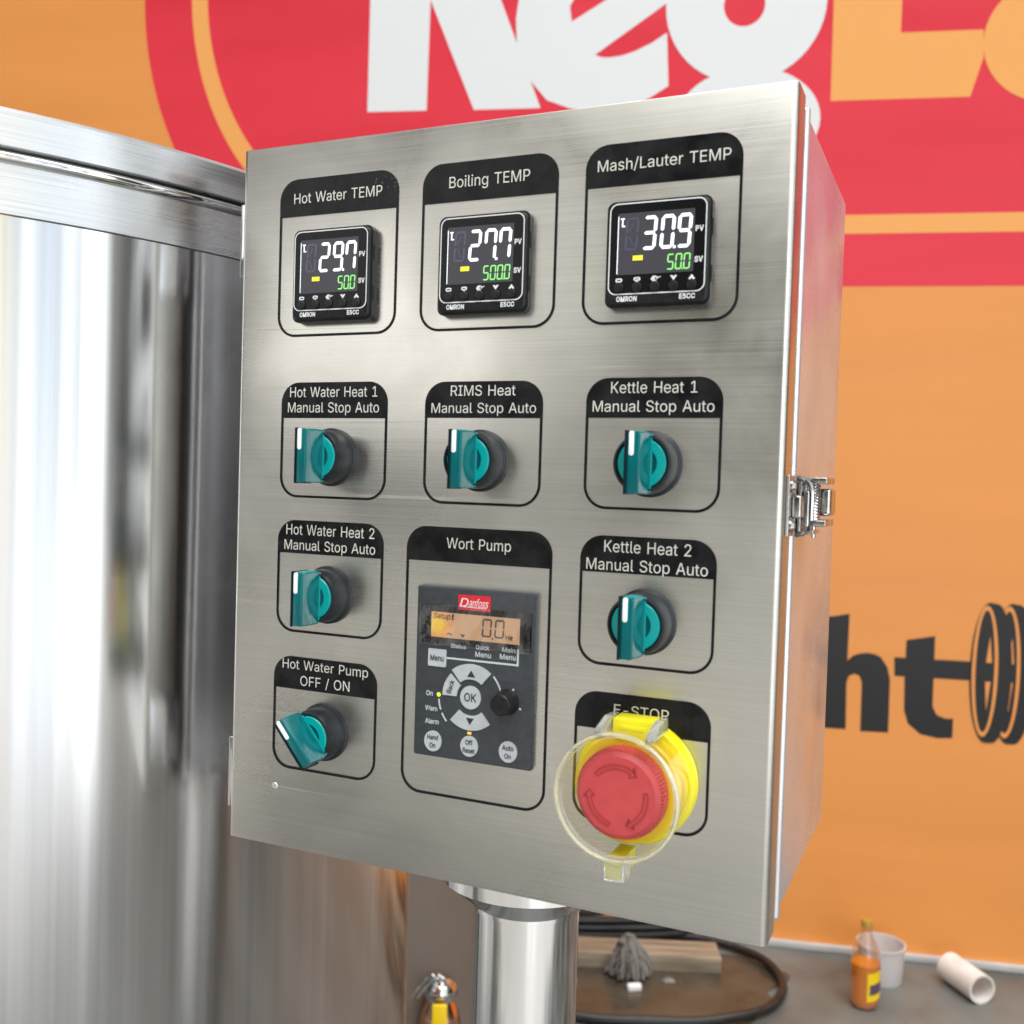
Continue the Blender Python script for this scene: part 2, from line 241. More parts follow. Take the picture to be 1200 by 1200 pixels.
# letter outlines: advance width, closed loops of x, y pairs
GLYPH = {
'-':(453,[[114,244,114,188,337,188,337,244]]),
'/':(249,[[235,533,178,533,14,-76,71,-76]]),
'1':(453,[[198,509,86,427,86,358,209,448,212,448,212,55,76,55,76,0,391,0,391,55,276,55,276,509]]),
'2':(453,[[64,47,64,0,389,0,389,57,153,57,153,60,267,180,288,202,306,223,322,241,336,259,347,275,357,290,365,304,371,318,375,331,378,345,380,358,381,372,380,392,376,411,370,428,361,445,350,461,337,474,323,486,306,497,288,505,268,511,247,514,225,516,203,514,182,511,162,505,143,496,126,486,111,473,98,459,86,442,77,424,71,405,67,384,66,362,127,362,128,376,130,390,134,402,139,413,145,424,153,433,162,441,172,447,184,453,196,457,209,459,224,460,237,459,250,457,262,454,273,449,283,443,293,436,301,428,308,419,313,408,317,397,319,385,320,371,320,360,318,348,315,337,311,327,299,305,291,294,282,282,234,229]]),
'5':(453,[[62,111,66,93,73,76,83,60,94,45,108,32,123,21,140,11,159,3,178,-2,199,-6,221,-7,245,-5,268,-1,289,6,309,15,327,27,343,41,357,57,369,76,379,95,385,117,390,139,391,163,390,181,388,199,384,215,379,231,372,246,364,260,355,273,345,285,334,296,321,306,308,314,294,321,279,326,263,330,247,333,229,334,216,333,190,329,178,325,166,320,155,315,145,308,136,301,134,301,151,452,366,452,366,509,96,509,67,253,128,246,136,252,145,258,156,264,167,268,180,272,192,275,218,277,233,276,248,273,262,269,275,262,286,254,297,244,306,233,314,221,320,208,324,193,327,178,328,162,327,146,324,131,320,117,314,104,307,92,298,82,288,72,276,64,264,58,250,53,236,51,221,50,208,50,196,52,184,56,173,60,163,66,145,80,138,89,132,98,127,108,124,119,122,130,60,130]]),
'A':(480,[[16,0,85,0,135,142,344,142,395,0,463,0,276,509,201,509],[191,302,213,371,239,456,264,372,287,302,324,199,155,199]]),
'B':(456,[[125,57,125,231,248,231,264,230,279,228,293,224,306,218,317,211,327,203,335,194,342,184,348,173,352,161,355,149,355,137,354,120,349,105,341,92,330,80,315,70,296,63,272,58,245,57],[60,509,60,0,247,0,275,1,301,4,324,10,344,18,362,28,377,39,390,52,400,67,408,83,413,100,417,117,418,136,417,155,414,173,409,189,402,203,394,216,385,227,374,237,363,245,351,252,339,257,327,261,315,262,315,267,326,270,336,275,347,280,356,286,365,293,373,301,380,310,387,320,392,331,395,344,397,358,398,374,397,392,394,410,388,426,381,442,371,456,359,469,345,481,329,491,310,499,289,504,266,508,241,509],[125,285,125,452,240,452,263,450,283,446,299,439,313,429,323,417,330,403,334,388,336,372,335,359,333,348,329,337,323,326,316,317,308,309,299,302,288,296,277,291,265,288,252,286,238,285]]),
'C':(510,[[70,115,86,88,104,63,126,42,150,25,177,11,205,1,235,-5,267,-7,286,-6,305,-4,323,0,341,5,357,11,373,19,388,28,402,38,416,49,428,62,438,76,448,91,457,107,463,124,469,142,473,160,408,160,405,148,401,136,389,114,375,96,366,88,348,74,337,69,327,64,315,60,304,57,280,53,267,53,245,54,223,59,203,66,184,76,166,89,151,105,137,123,125,145,116,168,109,194,105,223,103,254,105,285,109,314,116,340,125,364,137,385,150,403,166,419,184,432,203,443,223,450,245,454,267,456,292,454,304,452,315,449,327,445,337,440,348,435,366,421,375,413,389,395,401,373,405,361,408,348,473,348,469,367,463,385,456,402,448,418,438,433,427,447,415,460,402,471,388,481,373,490,357,498,340,504,323,509,305,513,286,515,267,516,235,514,205,508,177,498,150,484,126,466,104,445,86,421,70,393,57,362,48,329,42,293,40,254,42,215,48,179,57,146]]),
'D':(502,[[60,509,60,0,219,0,256,2,291,8,322,17,351,31,376,48,398,68,417,92,433,119,446,149,455,181,460,217,462,255,460,293,455,329,446,361,433,391,418,418,399,441,377,461,353,478,325,492,294,501,261,507,225,509],[221,452,249,450,275,446,299,438,320,428,338,415,354,399,368,381,379,361,388,337,394,312,398,285,399,255,398,226,394,198,388,172,379,149,368,128,354,110,337,94,318,81,296,70,272,63,244,58,215,57,125,57,125,452]]),
'E':(419,[[125,57,125,229,355,229,355,286,125,286,125,452,372,452,372,509,60,509,60,0,375,0,375,57]]),
'F':(410,[[125,0,125,221,346,221,346,278,125,278,125,452,369,452,369,509,60,509,60,0]]),
'H':(517,[[60,0,125,0,125,232,392,232,392,0,457,0,457,509,392,509,392,289,125,289,125,509,60,509]]),
'I':(300,[[31,57,31,0,269,0,269,57,183,57,183,452,269,452,269,509,31,509,31,452,118,452,118,57]]),
'K':(467,[[60,509,60,0,125,0,125,167,198,245,372,0,449,0,243,289,448,509,364,509,212,344,174,303,139,261,124,242,125,334,125,509]]),
'L':(393,[[60,509,60,0,361,0,361,57,125,57,125,509]]),
'M':(628,[[122,0,122,328,120,416,120,435,129,408,145,361,159,321,170,291,286,0,342,0,456,291,467,322,482,363,498,409,507,436,506,413,505,369,504,327,504,0,568,0,568,509,476,509,352,187,342,158,330,121,318,83,315,73,311,84,299,123,287,159,277,187,152,509,60,509,60,0]]),
'N':(523,[[124,328,122,384,120,431,148,381,177,331,202,290,387,0,463,0,463,509,399,509,399,157,401,108,403,76,388,107,363,151,343,183,136,509,60,509,60,0,125,0,125,291]]),
'O':(533,[[57,146,70,115,86,88,105,63,126,42,150,25,177,11,205,1,235,-5,267,-7,299,-5,329,1,357,11,384,25,408,42,429,63,448,88,464,115,477,146,486,179,491,215,493,254,491,293,486,329,477,362,464,393,448,421,429,445,408,466,384,484,357,498,329,508,299,514,267,516,235,514,205,508,177,498,150,484,126,466,105,445,86,421,70,393,57,362,48,329,42,293,40,254,42,215,48,179],[125,144,116,168,109,194,105,223,103,254,105,285,109,314,116,340,125,364,137,385,151,404,167,420,184,433,203,443,223,450,245,454,267,456,289,454,310,450,330,443,349,433,367,420,383,404,396,386,408,365,418,341,425,314,429,286,430,254,429,223,425,194,418,168,408,144,396,123,383,105,367,89,349,76,330,66,310,59,289,54,267,53,245,54,223,59,203,66,184,76,167,89,151,105,137,123]]),
'P':(445,[[60,0,125,0,125,186,235,186,263,187,289,191,312,198,332,207,350,219,366,233,379,248,390,265,398,284,404,304,407,325,409,348,407,370,404,391,398,411,390,430,379,447,366,462,350,476,332,487,312,497,289,503,263,507,235,509,60,509],[252,243,233,242,125,242,125,452,232,452,251,451,268,449,284,444,297,439,308,431,318,423,326,413,333,402,338,389,342,376,344,362,344,333,342,319,338,306,333,294,327,282,318,272,308,264,297,256,284,250,269,246]]),
'Q':(533,[[70,115,86,88,105,63,126,42,150,25,177,11,205,1,235,-5,267,-7,299,-5,329,1,357,11,358,11,401,-48,468,-48,403,39,408,42,429,63,448,88,464,115,477,146,486,179,491,215,493,254,491,293,486,329,477,362,464,393,448,421,429,445,408,466,384,484,357,498,329,508,299,514,267,516,235,514,205,508,177,498,150,484,126,466,105,445,86,421,70,393,57,362,48,329,42,293,40,254,42,215,48,179,57,146],[137,123,125,144,116,168,109,194,105,223,103,254,105,285,109,314,116,340,125,364,137,385,151,404,167,420,184,433,203,443,223,450,245,454,267,456,289,454,310,450,330,443,349,433,367,420,383,404,396,386,408,365,418,341,425,314,429,286,430,254,429,223,425,194,418,168,408,144,396,123,383,105,367,89,366,89,313,159,245,159,319,62,310,59,289,54,267,53,245,54,223,59,203,66,184,76,167,89,151,105]]),
'R':(449,[[60,0,125,0,125,198,246,198,353,0,428,0,314,210,333,217,351,228,367,240,380,255,390,271,399,290,405,309,408,330,409,352,408,374,405,395,399,415,390,433,380,450,367,465,351,478,333,489,313,497,290,504,264,507,236,509,60,509],[233,452,252,451,269,449,284,445,298,440,309,433,319,425,327,415,334,405,339,393,342,380,344,367,345,352,344,338,342,324,339,312,334,300,327,290,319,281,309,273,298,267,284,262,269,258,252,256,234,255,125,255,125,452]]),
'S':(447,[[76,45,91,31,108,19,128,9,149,1,172,-4,197,-8,224,-9,252,-8,278,-4,302,2,323,11,343,21,360,34,374,48,386,64,396,81,403,99,407,118,408,139,407,155,405,171,401,185,395,198,379,220,359,238,347,245,336,252,312,264,264,279,212,293,169,308,158,313,148,319,139,326,131,334,124,342,119,352,116,363,115,376,116,387,118,398,123,409,129,418,136,427,145,435,156,442,167,448,180,452,194,456,209,458,225,459,247,457,267,453,286,447,302,437,316,426,326,412,334,396,337,378,401,378,399,397,394,415,387,433,377,449,365,463,351,476,334,488,316,498,296,505,275,511,252,514,227,516,203,514,180,511,158,506,138,498,119,488,102,476,87,463,75,448,65,431,58,413,53,393,52,372,54,348,60,326,71,307,86,289,105,274,128,260,154,249,184,239,245,222,296,205,307,199,316,193,325,186,332,179,338,171,342,161,345,151,346,139,345,126,341,114,336,102,329,92,321,82,311,74,299,66,286,60,272,55,257,52,241,50,224,49,209,50,194,52,180,55,166,59,154,64,142,71,132,79,123,88,116,98,110,110,107,123,104,137,38,137,41,115,46,96,54,77,64,60]]),
'T':(449,[[32,509,32,452,193,452,193,0,257,0,257,452,417,452,417,509]]),
'V':(480,[[84,509,16,509,204,0,278,0,463,509,395,509,290,206,267,138,241,52,215,137,192,206]]),
'W':(686,[[16,509,155,0,230,0,318,323,335,395,343,437,351,391,368,323,455,0,530,0,670,509,603,509,523,196,510,145,499,94,492,62,486,94,462,196,380,509,306,509,224,196,211,145,200,94,193,61,187,94,163,196,82,509]]),
'a':(389,[[40,58,48,45,57,32,68,22,80,12,94,5,110,-1,126,-5,142,-8,160,-9,176,-8,190,-6,203,-3,215,1,226,6,236,12,244,18,252,25,272,52,277,52,277,0,337,0,337,251,336,272,333,290,329,306,322,320,315,333,306,343,296,353,286,360,275,367,263,372,251,376,239,379,194,384,179,384,163,382,148,379,133,375,118,370,104,364,91,355,79,346,67,335,57,322,48,308,41,291,100,274,118,301,149,322,159,326,171,329,196,331,220,329,230,326,240,322,248,317,256,311,262,304,267,297,271,288,273,279,275,268,276,257,276,255,265,235,234,227,178,220,125,211,112,207,100,203,89,199,67,187,58,179,50,171,43,161,38,150,34,138,31,123,30,108,31,90,35,73],[98,79,94,87,92,95,92,105,93,115,95,124,98,132,103,139,110,145,117,150,125,155,134,159,175,168,200,171,231,176,259,182,276,190,276,138,275,126,269,104,263,93,257,83,248,74,239,66,228,59,216,53,202,49,187,46,170,45,149,47,139,49,130,52,121,56,107,66,102,72]]),
'c':(396,[[40,133,46,108,56,85,68,64,82,46,98,30,117,16,137,6,159,-2,182,-7,207,-8,221,-8,235,-6,248,-4,261,-1,285,9,296,15,306,21,316,29,325,37,334,46,341,56,348,67,354,78,359,90,363,102,304,117,292,89,271,66,243,52,207,46,189,48,173,51,158,57,145,66,134,76,124,89,115,102,108,117,103,134,99,151,97,169,96,187,97,206,99,224,103,242,108,258,115,274,124,287,134,300,145,310,158,319,173,325,189,329,207,330,242,325,270,311,290,289,303,262,362,277,358,289,353,301,347,312,340,322,332,332,324,341,315,349,305,356,295,362,284,368,272,373,260,377,234,383,221,384,207,384,182,383,159,378,137,371,117,360,98,346,82,330,68,312,56,291,46,268,40,243,36,216,34,187,36,159]]),
'd':(424,[[46,108,55,84,66,64,79,45,94,29,111,16,130,5,151,-2,172,-7,195,-8,212,-7,227,-5,241,-1,252,4,263,10,272,17,280,24,287,31,307,59,313,59,313,0,372,0,372,509,311,509,311,319,306,319,287,346,280,353,272,360,263,367,253,373,241,378,228,381,213,384,196,384,173,383,151,378,131,371,112,361,95,347,79,332,66,313,55,293,46,270,39,245,35,218,34,189,35,160,39,133],[103,133,99,151,97,170,96,189,97,209,99,227,103,245,108,261,115,276,124,290,133,301,145,311,157,319,172,325,187,329,205,330,221,329,237,325,251,320,263,312,275,302,284,291,293,278,300,263,305,247,309,229,311,210,312,189,311,169,309,150,305,132,299,115,293,100,284,86,274,75,263,65,250,57,236,51,221,48,205,47,188,48,172,51,158,57,145,66,134,76,124,88,115,101]]),
'e':(404,[[35,159,40,132,46,108,56,85,68,64,82,46,98,30,117,16,138,6,161,-2,185,-7,212,-8,231,-7,249,-5,266,-1,283,4,298,11,311,19,324,29,335,39,345,51,353,63,360,77,365,91,306,105,302,96,292,80,278,66,271,61,263,56,254,53,244,50,234,48,224,47,212,46,195,47,179,50,165,55,151,61,139,70,128,80,118,92,110,106,104,122,100,139,97,157,96,169,371,169,371,194,370,219,368,242,363,263,357,282,350,299,341,315,331,329,319,341,307,351,294,361,280,368,266,374,251,379,236,382,221,384,205,384,180,383,157,378,135,370,115,359,97,346,81,329,67,311,55,290,46,267,39,242,35,215,34,187],[97,226,99,241,103,256,109,270,116,282,125,294,135,304,146,313,159,321,173,326,189,329,205,330,222,329,237,326,250,321,263,314,273,305,283,294,291,282,298,269,303,254,307,237,309,221,97,221]]),
'f':(254,[[142,0,142,327,228,327,228,379,142,379,142,431,145,443,149,452,154,460,162,466,171,470,182,473,195,474,215,472,227,468,243,521,222,527,187,530,174,529,161,527,148,524,135,519,124,513,113,505,104,496,96,486,89,474,84,461,82,447,81,432,81,379,6,379,6,327,81,327,81,0]]),
'g':(425,[[57,-80,64,-91,73,-101,82,-110,93,-119,105,-127,119,-134,134,-140,150,-144,168,-148,187,-150,207,-151,229,-150,251,-147,271,-142,291,-136,308,-127,324,-117,338,-104,350,-90,360,-73,367,-54,371,-32,372,-9,372,379,313,379,313,319,308,319,288,346,281,353,273,360,264,367,253,373,242,378,228,382,213,384,196,384,173,383,152,378,131,371,112,361,95,347,80,332,66,314,55,293,46,271,39,246,35,220,34,191,35,163,39,136,46,112,55,90,67,71,80,53,95,39,113,27,132,17,152,10,173,6,195,5,212,5,227,8,241,11,263,21,272,28,280,34,287,41,306,68,311,68,311,-6,310,-28,304,-47,295,-62,282,-75,267,-85,249,-92,229,-96,207,-97,192,-97,178,-95,165,-92,154,-88,136,-78,128,-72,122,-66,101,-41,51,-69],[109,123,103,138,99,155,97,173,96,193,97,212,99,229,103,246,109,262,115,277,124,290,134,302,145,312,158,320,172,325,188,329,205,330,222,329,237,325,251,320,264,312,275,303,285,291,293,278,300,264,305,248,309,231,312,212,312,172,309,154,305,137,300,121,293,107,285,95,275,84,264,75,251,68,237,63,222,60,205,59,188,60,172,63,158,68,145,76,134,85,124,96,116,108]]),
'h':(410,[[53,509,53,0,114,0,114,243,117,257,121,271,126,283,133,293,141,303,150,311,161,317,172,322,184,326,197,328,210,329,229,328,246,323,260,315,273,304,283,291,290,275,295,256,296,235,296,0,357,0,357,240,356,264,353,285,348,304,341,321,332,336,321,349,309,360,295,369,280,376,264,380,246,383,227,384,207,383,187,379,169,372,152,362,137,349,124,332,114,315,114,509]]),
'i':(167,[[41,483,42,475,44,468,48,461,60,449,67,446,75,444,84,443,92,444,100,446,107,449,114,455,119,461,123,468,126,475,126,491,123,499,119,506,114,512,107,517,100,521,92,523,84,524,75,523,67,521,60,517,54,512,48,506,44,499,42,491],[53,379,53,0,114,0,114,379]]),
'k':(381,[[114,212,114,509,53,509,53,0,114,0,114,141,154,178,294,0,372,0,201,216,360,379,284,379,121,212]]),
'l':(189,[[53,84,54,65,58,47,65,33,74,20,86,10,101,3,119,-1,139,-2,162,-1,181,3,170,54,160,53,146,52,137,53,130,54,124,58,120,62,117,68,115,77,114,87,114,509,53,509]]),
'm':(610,[[114,0,114,253,117,266,121,278,126,289,132,299,140,307,148,314,158,320,168,325,178,328,188,330,199,330,215,329,229,326,242,320,253,311,262,301,269,288,273,275,274,260,274,0,335,0,335,247,336,259,338,270,341,280,345,290,351,299,358,307,365,314,374,320,384,324,395,328,406,330,419,330,433,329,447,326,460,321,473,313,483,302,490,289,494,273,496,254,496,0,557,0,557,255,556,276,553,296,548,313,541,328,532,342,522,354,510,364,497,372,483,378,468,383,453,385,437,386,422,385,407,383,394,380,381,375,368,369,357,361,347,353,337,343,329,332,322,321,317,309,316,314,309,331,299,347,287,361,273,372,257,380,239,385,219,386,207,386,195,384,183,380,172,376,161,370,151,363,141,355,132,346,125,335,118,323,112,310,112,379,53,379,53,0]]),
'n':(410,[[114,0,114,243,117,257,121,271,126,283,133,293,141,303,150,311,161,317,172,322,184,326,197,328,210,329,229,328,246,323,260,315,273,304,283,291,290,275,295,256,296,235,296,0,357,0,357,240,356,264,353,285,348,304,341,321,332,336,321,349,309,360,295,369,280,376,264,380,246,383,227,384,207,383,187,379,169,372,152,362,137,349,124,332,112,312,112,379,53,379,53,0]]),
'o':(415,[[46,108,56,85,68,64,82,46,98,30,117,16,137,6,159,-2,182,-7,207,-8,233,-7,256,-2,278,6,299,16,317,30,333,46,347,64,359,85,369,108,376,133,380,159,381,187,380,216,376,243,369,268,359,291,347,312,333,330,317,346,299,360,278,371,256,378,233,383,207,384,182,383,159,378,137,371,117,360,98,346,82,330,68,312,56,291,46,268,40,243,36,216,34,187,36,159,40,133],[108,117,103,134,99,151,97,169,96,187,97,206,99,224,103,242,108,258,115,274,124,287,134,300,145,310,158,319,173,325,189,329,207,330,226,329,242,325,257,319,270,310,282,300,292,287,300,274,307,258,312,242,316,224,318,206,319,187,318,169,316,151,312,134,307,117,300,102,292,89,282,76,270,66,257,57,242,51,226,48,207,46,189,48,173,51,158,57,145,66,134,76,124,89,115,102]]),
'p':(424,[[53,379,53,-143,114,-143,114,59,118,59,138,31,145,24,153,17,162,10,173,4,184,-1,198,-5,213,-7,229,-8,252,-7,274,-2,294,5,313,16,330,29,346,45,359,64,370,84,379,108,385,133,389,160,390,189,389,218,385,245,379,270,370,293,359,313,345,332,330,347,313,361,294,371,274,378,252,383,229,384,212,384,197,381,183,378,171,373,161,367,152,360,144,353,137,346,118,319,112,319,112,379],[113,169,113,210,116,229,120,247,125,263,132,278,140,291,150,302,161,312,174,320,188,325,203,329,220,330,237,329,253,325,267,319,280,311,291,301,301,290,309,276,316,261,321,245,325,227,327,209,328,189,327,170,325,151,321,133,316,117,309,101,301,88,291,76,279,66,267,57,253,51,237,48,220,47,204,48,188,51,174,57,162,65,150,75,140,86,132,100,125,115,120,132,116,150]]),
'r':(259,[[114,0,114,250,117,262,121,273,126,284,132,293,140,301,149,309,159,315,170,319,182,323,194,325,207,326,230,324,243,322,243,384,229,384,213,385,196,384,181,380,166,375,152,367,140,358,130,347,122,335,115,321,112,321,112,379,53,379,53,0]]),
's':(365,[[53,50,62,38,72,27,84,18,98,10,112,3,128,-2,145,-5,163,-7,182,-8,203,-7,223,-5,242,0,260,6,276,15,290,24,302,35,312,47,321,61,326,75,330,90,331,107,330,125,325,142,317,158,306,171,292,183,275,194,254,202,229,209,172,223,157,227,144,232,133,237,124,243,117,250,112,258,110,267,109,277,110,289,114,299,121,308,131,317,143,324,156,329,171,332,187,333,205,331,219,328,232,323,243,316,251,307,258,298,264,288,268,277,324,290,314,316,307,328,299,339,290,349,279,358,267,366,254,372,239,378,223,381,206,384,167,384,149,381,131,377,115,370,100,363,87,354,75,343,65,332,57,319,51,305,48,290,47,274,48,255,53,237,61,222,72,208,87,196,104,186,125,177,149,170,212,155,225,151,237,147,246,142,254,136,260,129,265,121,267,112,268,103,267,91,262,81,255,71,244,62,232,55,217,50,200,46,181,45,165,46,150,49,136,54,124,60,114,69,105,79,99,92,94,107,36,94,40,78,45,63]]),
't':(227,[[67,71,72,52,80,35,92,21,107,10,125,2,145,-3,168,-4,192,-3,213,2,202,54,185,51,170,50,159,51,150,53,142,56,136,61,132,68,128,76,127,86,126,98,126,327,204,327,204,379,126,379,126,471,65,471,65,379,6,379,6,327,65,327,65,93]]),
'u':(410,[[53,379,53,139,54,116,57,95,62,76,69,59,78,44,89,31,101,20,115,11,130,4,146,-1,164,-4,182,-5,203,-4,222,0,240,7,257,17,272,30,286,47,297,67,298,70,298,0,357,0,357,379,296,379,296,153,295,137,293,122,289,109,283,97,276,86,268,77,259,69,249,62,238,57,226,53,213,51,200,50,181,52,164,56,150,64,137,75,127,89,119,105,115,123,114,144,114,379]]),
'z':(380,[[42,46,42,0,339,0,339,56,126,56,126,60,333,331,333,379,48,379,48,323,254,323,254,320]]),
}

# ------------------------------------------------------------------ mesh helpers
def link(name, me, m, parent=None, loc=(0, 0, 0), rot=(0, 0, 0)):
    o = bpy.data.objects.new(name, me); COL.objects.link(o)
    o.data.materials.append(m)
    o.parent = parent; o.location = loc; o.rotation_euler = rot
    return o

def build(name, bm, m, parent=None, loc=(0, 0, 0), rot=(0, 0, 0), smooth=True, angle=35, uv=False):
    bmesh.ops.recalc_face_normals(bm, faces=bm.faces[:])
    bm.normal_update()
    if smooth:
        for f in bm.faces: f.smooth = True
        for e in bm.edges:
            if len(e.link_faces) == 2 and e.calc_face_angle(0) > R(angle): e.smooth = False
    if uv:
        ul = bm.loops.layers.uv.new('UVMap')
        for f in bm.faces:
            n = f.normal
            for lp in f.loops:
                c = lp.vert.co
                lp[ul].uv = (c.y, c.z) if abs(n.x) > max(abs(n.y), abs(n.z)) else ((c.x, c.y) if abs(n.z) > abs(n.y) else (c.x, c.z))
    me = bpy.data.meshes.new(name); bm.to_mesh(me); bm.free()
    return link(name, me, m, parent, loc, rot)

def empty(name, loc, rz=0.0):
    o = bpy.data.objects.new(name, None); COL.objects.link(o); o.location = loc; o.rotation_euler = (0, 0, rz); o.empty_display_size = 0.1
    return o

def tag(o, label=None, cat=None, group=None, kind=None):
    if label: o['label'] = label
    if cat: o['category'] = cat
    if group: o['group'] = group
    if kind: o['kind'] = kind
    return o

def bevel(bm, edges, w, seg=2):
    bmesh.ops.bevel(bm, geom=edges, offset=w, offset_type='OFFSET', segments=seg, profile=0.5, affect='EDGES')

def box(bm, x0, x1, y0, y1, z0, z1, bev=0.0, seg=2):
    vs = [bm.verts.new(p) for p in ((x0, y0, z0), (x1, y0, z0), (x1, y1, z0), (x0, y1, z0), (x0, y0, z1), (x1, y0, z1), (x1, y1, z1), (x0, y1, z1))]
    fs = [bm.faces.new([vs[i] for i in q]) for q in ((0, 1, 5, 4), (1, 2, 6, 5), (2, 3, 7, 6), (3, 0, 4, 7), (4, 5, 6, 7), (3, 2, 1, 0))]
    if bev: bevel(bm, list({e for f in fs for e in f.edges}), bev, seg)

def box2(bm, x0, x1, y0, y1, z0, z1, upright, level, seg=4):
    n0 = len(bm.verts); box(bm, x0, x1, y0, y1, z0, z1)
    bm.verts.ensure_lookup_table(); new = bm.verts[n0:]
    bevel(bm, [e for e in {e for v in new for e in v.link_edges} if abs(e.verts[0].co.z - e.verts[1].co.z) > 0.01], upright, seg)
    bm.verts.ensure_lookup_table(); new = bm.verts[n0:]
    bevel(bm, [e for e in {e for v in new for e in v.link_edges} if abs(e.verts[0].co.z - e.verts[1].co.z) < 1e-6], level, 2)

def rr(cx, cz, w, h, r, seg=8, rb=None):
    """rounded rectangle loop in the x-z plane, anticlockwise; rb = radius of the two lower corners"""
    rb = r if rb is None else rb; pts = []
    for (sx, sz, a0, q) in ((1, 1, 0, r), (-1, 1, 90, r), (-1, -1, 180, rb), (1, -1, 270, rb)):
        ox, oz = cx + sx*(w/2 - q), cz + sz*(h/2 - q)
        if q < 1e-9: pts.append((ox, oz)); continue
        for k in range(seg + 1):
            a = R(a0 + 90*k/seg); pts.append((ox + q*math.cos(a), oz + q*math.sin(a)))
    return pts

def prism(bm, loop, y_back, y_front, bev=0.0):
    """loop in x-z extruded along y; the front rim is chamfered by bev"""
    rings = []
    n = len(loop); cx = sum(p[0] for p in loop)/n; cz = sum(p[1] for p in loop)/n
    wx = max(abs(p[0]-cx) for p in loop); wz = max(abs(p[1]-cz) for p in loop)
    steps = [(y_back, 0.0)] + ([(y_front + bev, 0.0), (y_front + bev*0.3, bev*0.3), (y_front, bev)] if bev else [(y_front, 0.0)])
    for y, ins in steps:
        fx, fz = 1 - ins/wx, 1 - ins/wz
        rings.append([bm.verts.new((cx + (p[0]-cx)*fx, y, cz + (p[1]-cz)*fz)) for p in loop])
    for a, b in zip(rings, rings[1:]):
        for i in range(n): bm.faces.new((a[i], a[(i+1) % n], b[(i+1) % n], b[i]))
    bm.faces.new(rings[-1]); bm.faces.new(rings[0][::-1])

def lathe(bm, prof, axis='Z', seg=48, origin=(0, 0, 0), caps=True):
    """prof = [(radius, height)]; axis Z, or Y with height measured towards -y (out of the door)"""
    rings = []
    for r, h in prof:
        ring = []
        for k in range(seg):
            a = 2*PI*k/seg
            p = (r*math.cos(a), r*math.sin(a), h) if axis == 'Z' else (r*math.cos(a), -h, r*math.sin(a))
            ring.append(bm.verts.new((p[0]+origin[0], p[1]+origin[1], p[2]+origin[2])))
        rings.append(ring)
    for a, b in zip(rings, rings[1:]):
        for i in range(seg): bm.faces.new((a[i], a[(i+1) % seg], b[(i+1) % seg], b[i]))
    if caps:
        bm.faces.new(rings[0][::-1]); bm.faces.new(rings[-1])

def tube(bm, pts, r, seg=10, closed=False):
    pts = [Vector(p) for p in pts]; n = len(pts); rings = []
    for i, p in enumerate(pts):
        t = (pts[(i+1) % n] - pts[i-1]) if closed else (pts[min(i+1, n-1)] - pts[max(i-1, 0)])
        t.normalize(); up = Vector((0, 0, 1)) if abs(t.z) < 0.9 else Vector((1, 0, 0))
        a = t.cross(up).normalized(); b = t.cross(a)
        rings.append([bm.verts.new(p + a*r*math.cos(2*PI*k/seg) + b*r*math.sin(2*PI*k/seg)) for k in range(seg)])
    for i in range(n if closed else n-1):
        A, B = rings[i], rings[(i+1) % n]
        for k in range(seg): bm.faces.new((A[k], A[(k+1) % seg], B[(k+1) % seg], B[k]))
    if not closed:
        bm.faces.new(rings[0][::-1]); bm.faces.new(rings[-1])

def flat(name, loops, y, m, parent=None, loc=(0, 0, 0), rot=(0, 0, 0), thick=0.0, bold=0.0):
    """printed shape: closed loops in x-z (inner loops are holes) filled in the plane at y; thick gives it a real edge"""
    c = bpy.data.curves.new(name, 'CURVE'); c.dimensions = '2D'; c.fill_mode = 'BOTH'; c.extrude = thick/2; c.offset = bold
    for lp in loops:
        s = c.splines.new('POLY'); s.points.add(len(lp)-1); s.use_cyclic_u = True
        for p, q in zip(s.points, lp): p.co = (q[0], q[1], 0, 1)
    t = bpy.data.objects.new(name, c); me = bpy.data.meshes.new_from_object(t)
    bpy.data.objects.remove(t); bpy.data.curves.remove(c)
    for v in me.vertices: v.co = (v.co.x, y - v.co.z - thick/2, v.co.y)
    me.name = name
    return link(name, me, m, parent, loc, rot)

def text(s, x0, x1, base, cap, slant=0.0, track=0.0):
    """loops of a line of writing whose ink runs from x0 to x1 and whose capitals stand from base to cap"""
    pen = 0.0; raw = []
    for ch in s:
        if ch == ' ': pen += 250; continue
        adv, L = GLYPH[ch]
        for l in L: raw.append([(l[i] + pen, l[i+1]) for i in range(0, len(l), 2)])
        pen += adv + track
    lo = min(p[0] for l in raw for p in l); hi = max(p[0] for l in raw for p in l)
    sx = (x1-x0)/(hi-lo); sz = (cap-base)/509
    return [[(x0 + (p[0]-lo)*sx + slant*p[1]*sz, base + p[1]*sz) for p in l] for l in raw]

def ell(cx, cz, rx, rz, n=48, a0=0, a1=360):
    return [(cx + rx*math.cos(R(a0 + (a1-a0)*k/n)), cz + rz*math.sin(R(a0 + (a1-a0)*k/n))) for k in range(n)]

def arc_band(cx, cz, r0, r1, a0, a1, n=16):
    A = [R(a0 + (a1-a0)*k/n) for k in range(n+1)]
    return [(cx + r1*math.cos(a), cz + r1*math.sin(a)) for a in A] + [(cx + r0*math.cos(a), cz + r0*math.sin(a)) for a in reversed(A)]

# ------------------------------------------------------------------ the setting: floor
bm = bmesh.new()
vs = [bm.verts.new(p) for p in ((-9, -7, 0), (9, -7, 0), (9, 6, 0), (-9, 6, 0))]; bm.faces.new(vs)
tag(build('floor', bm, M['concrete'], smooth=False), kind='structure')

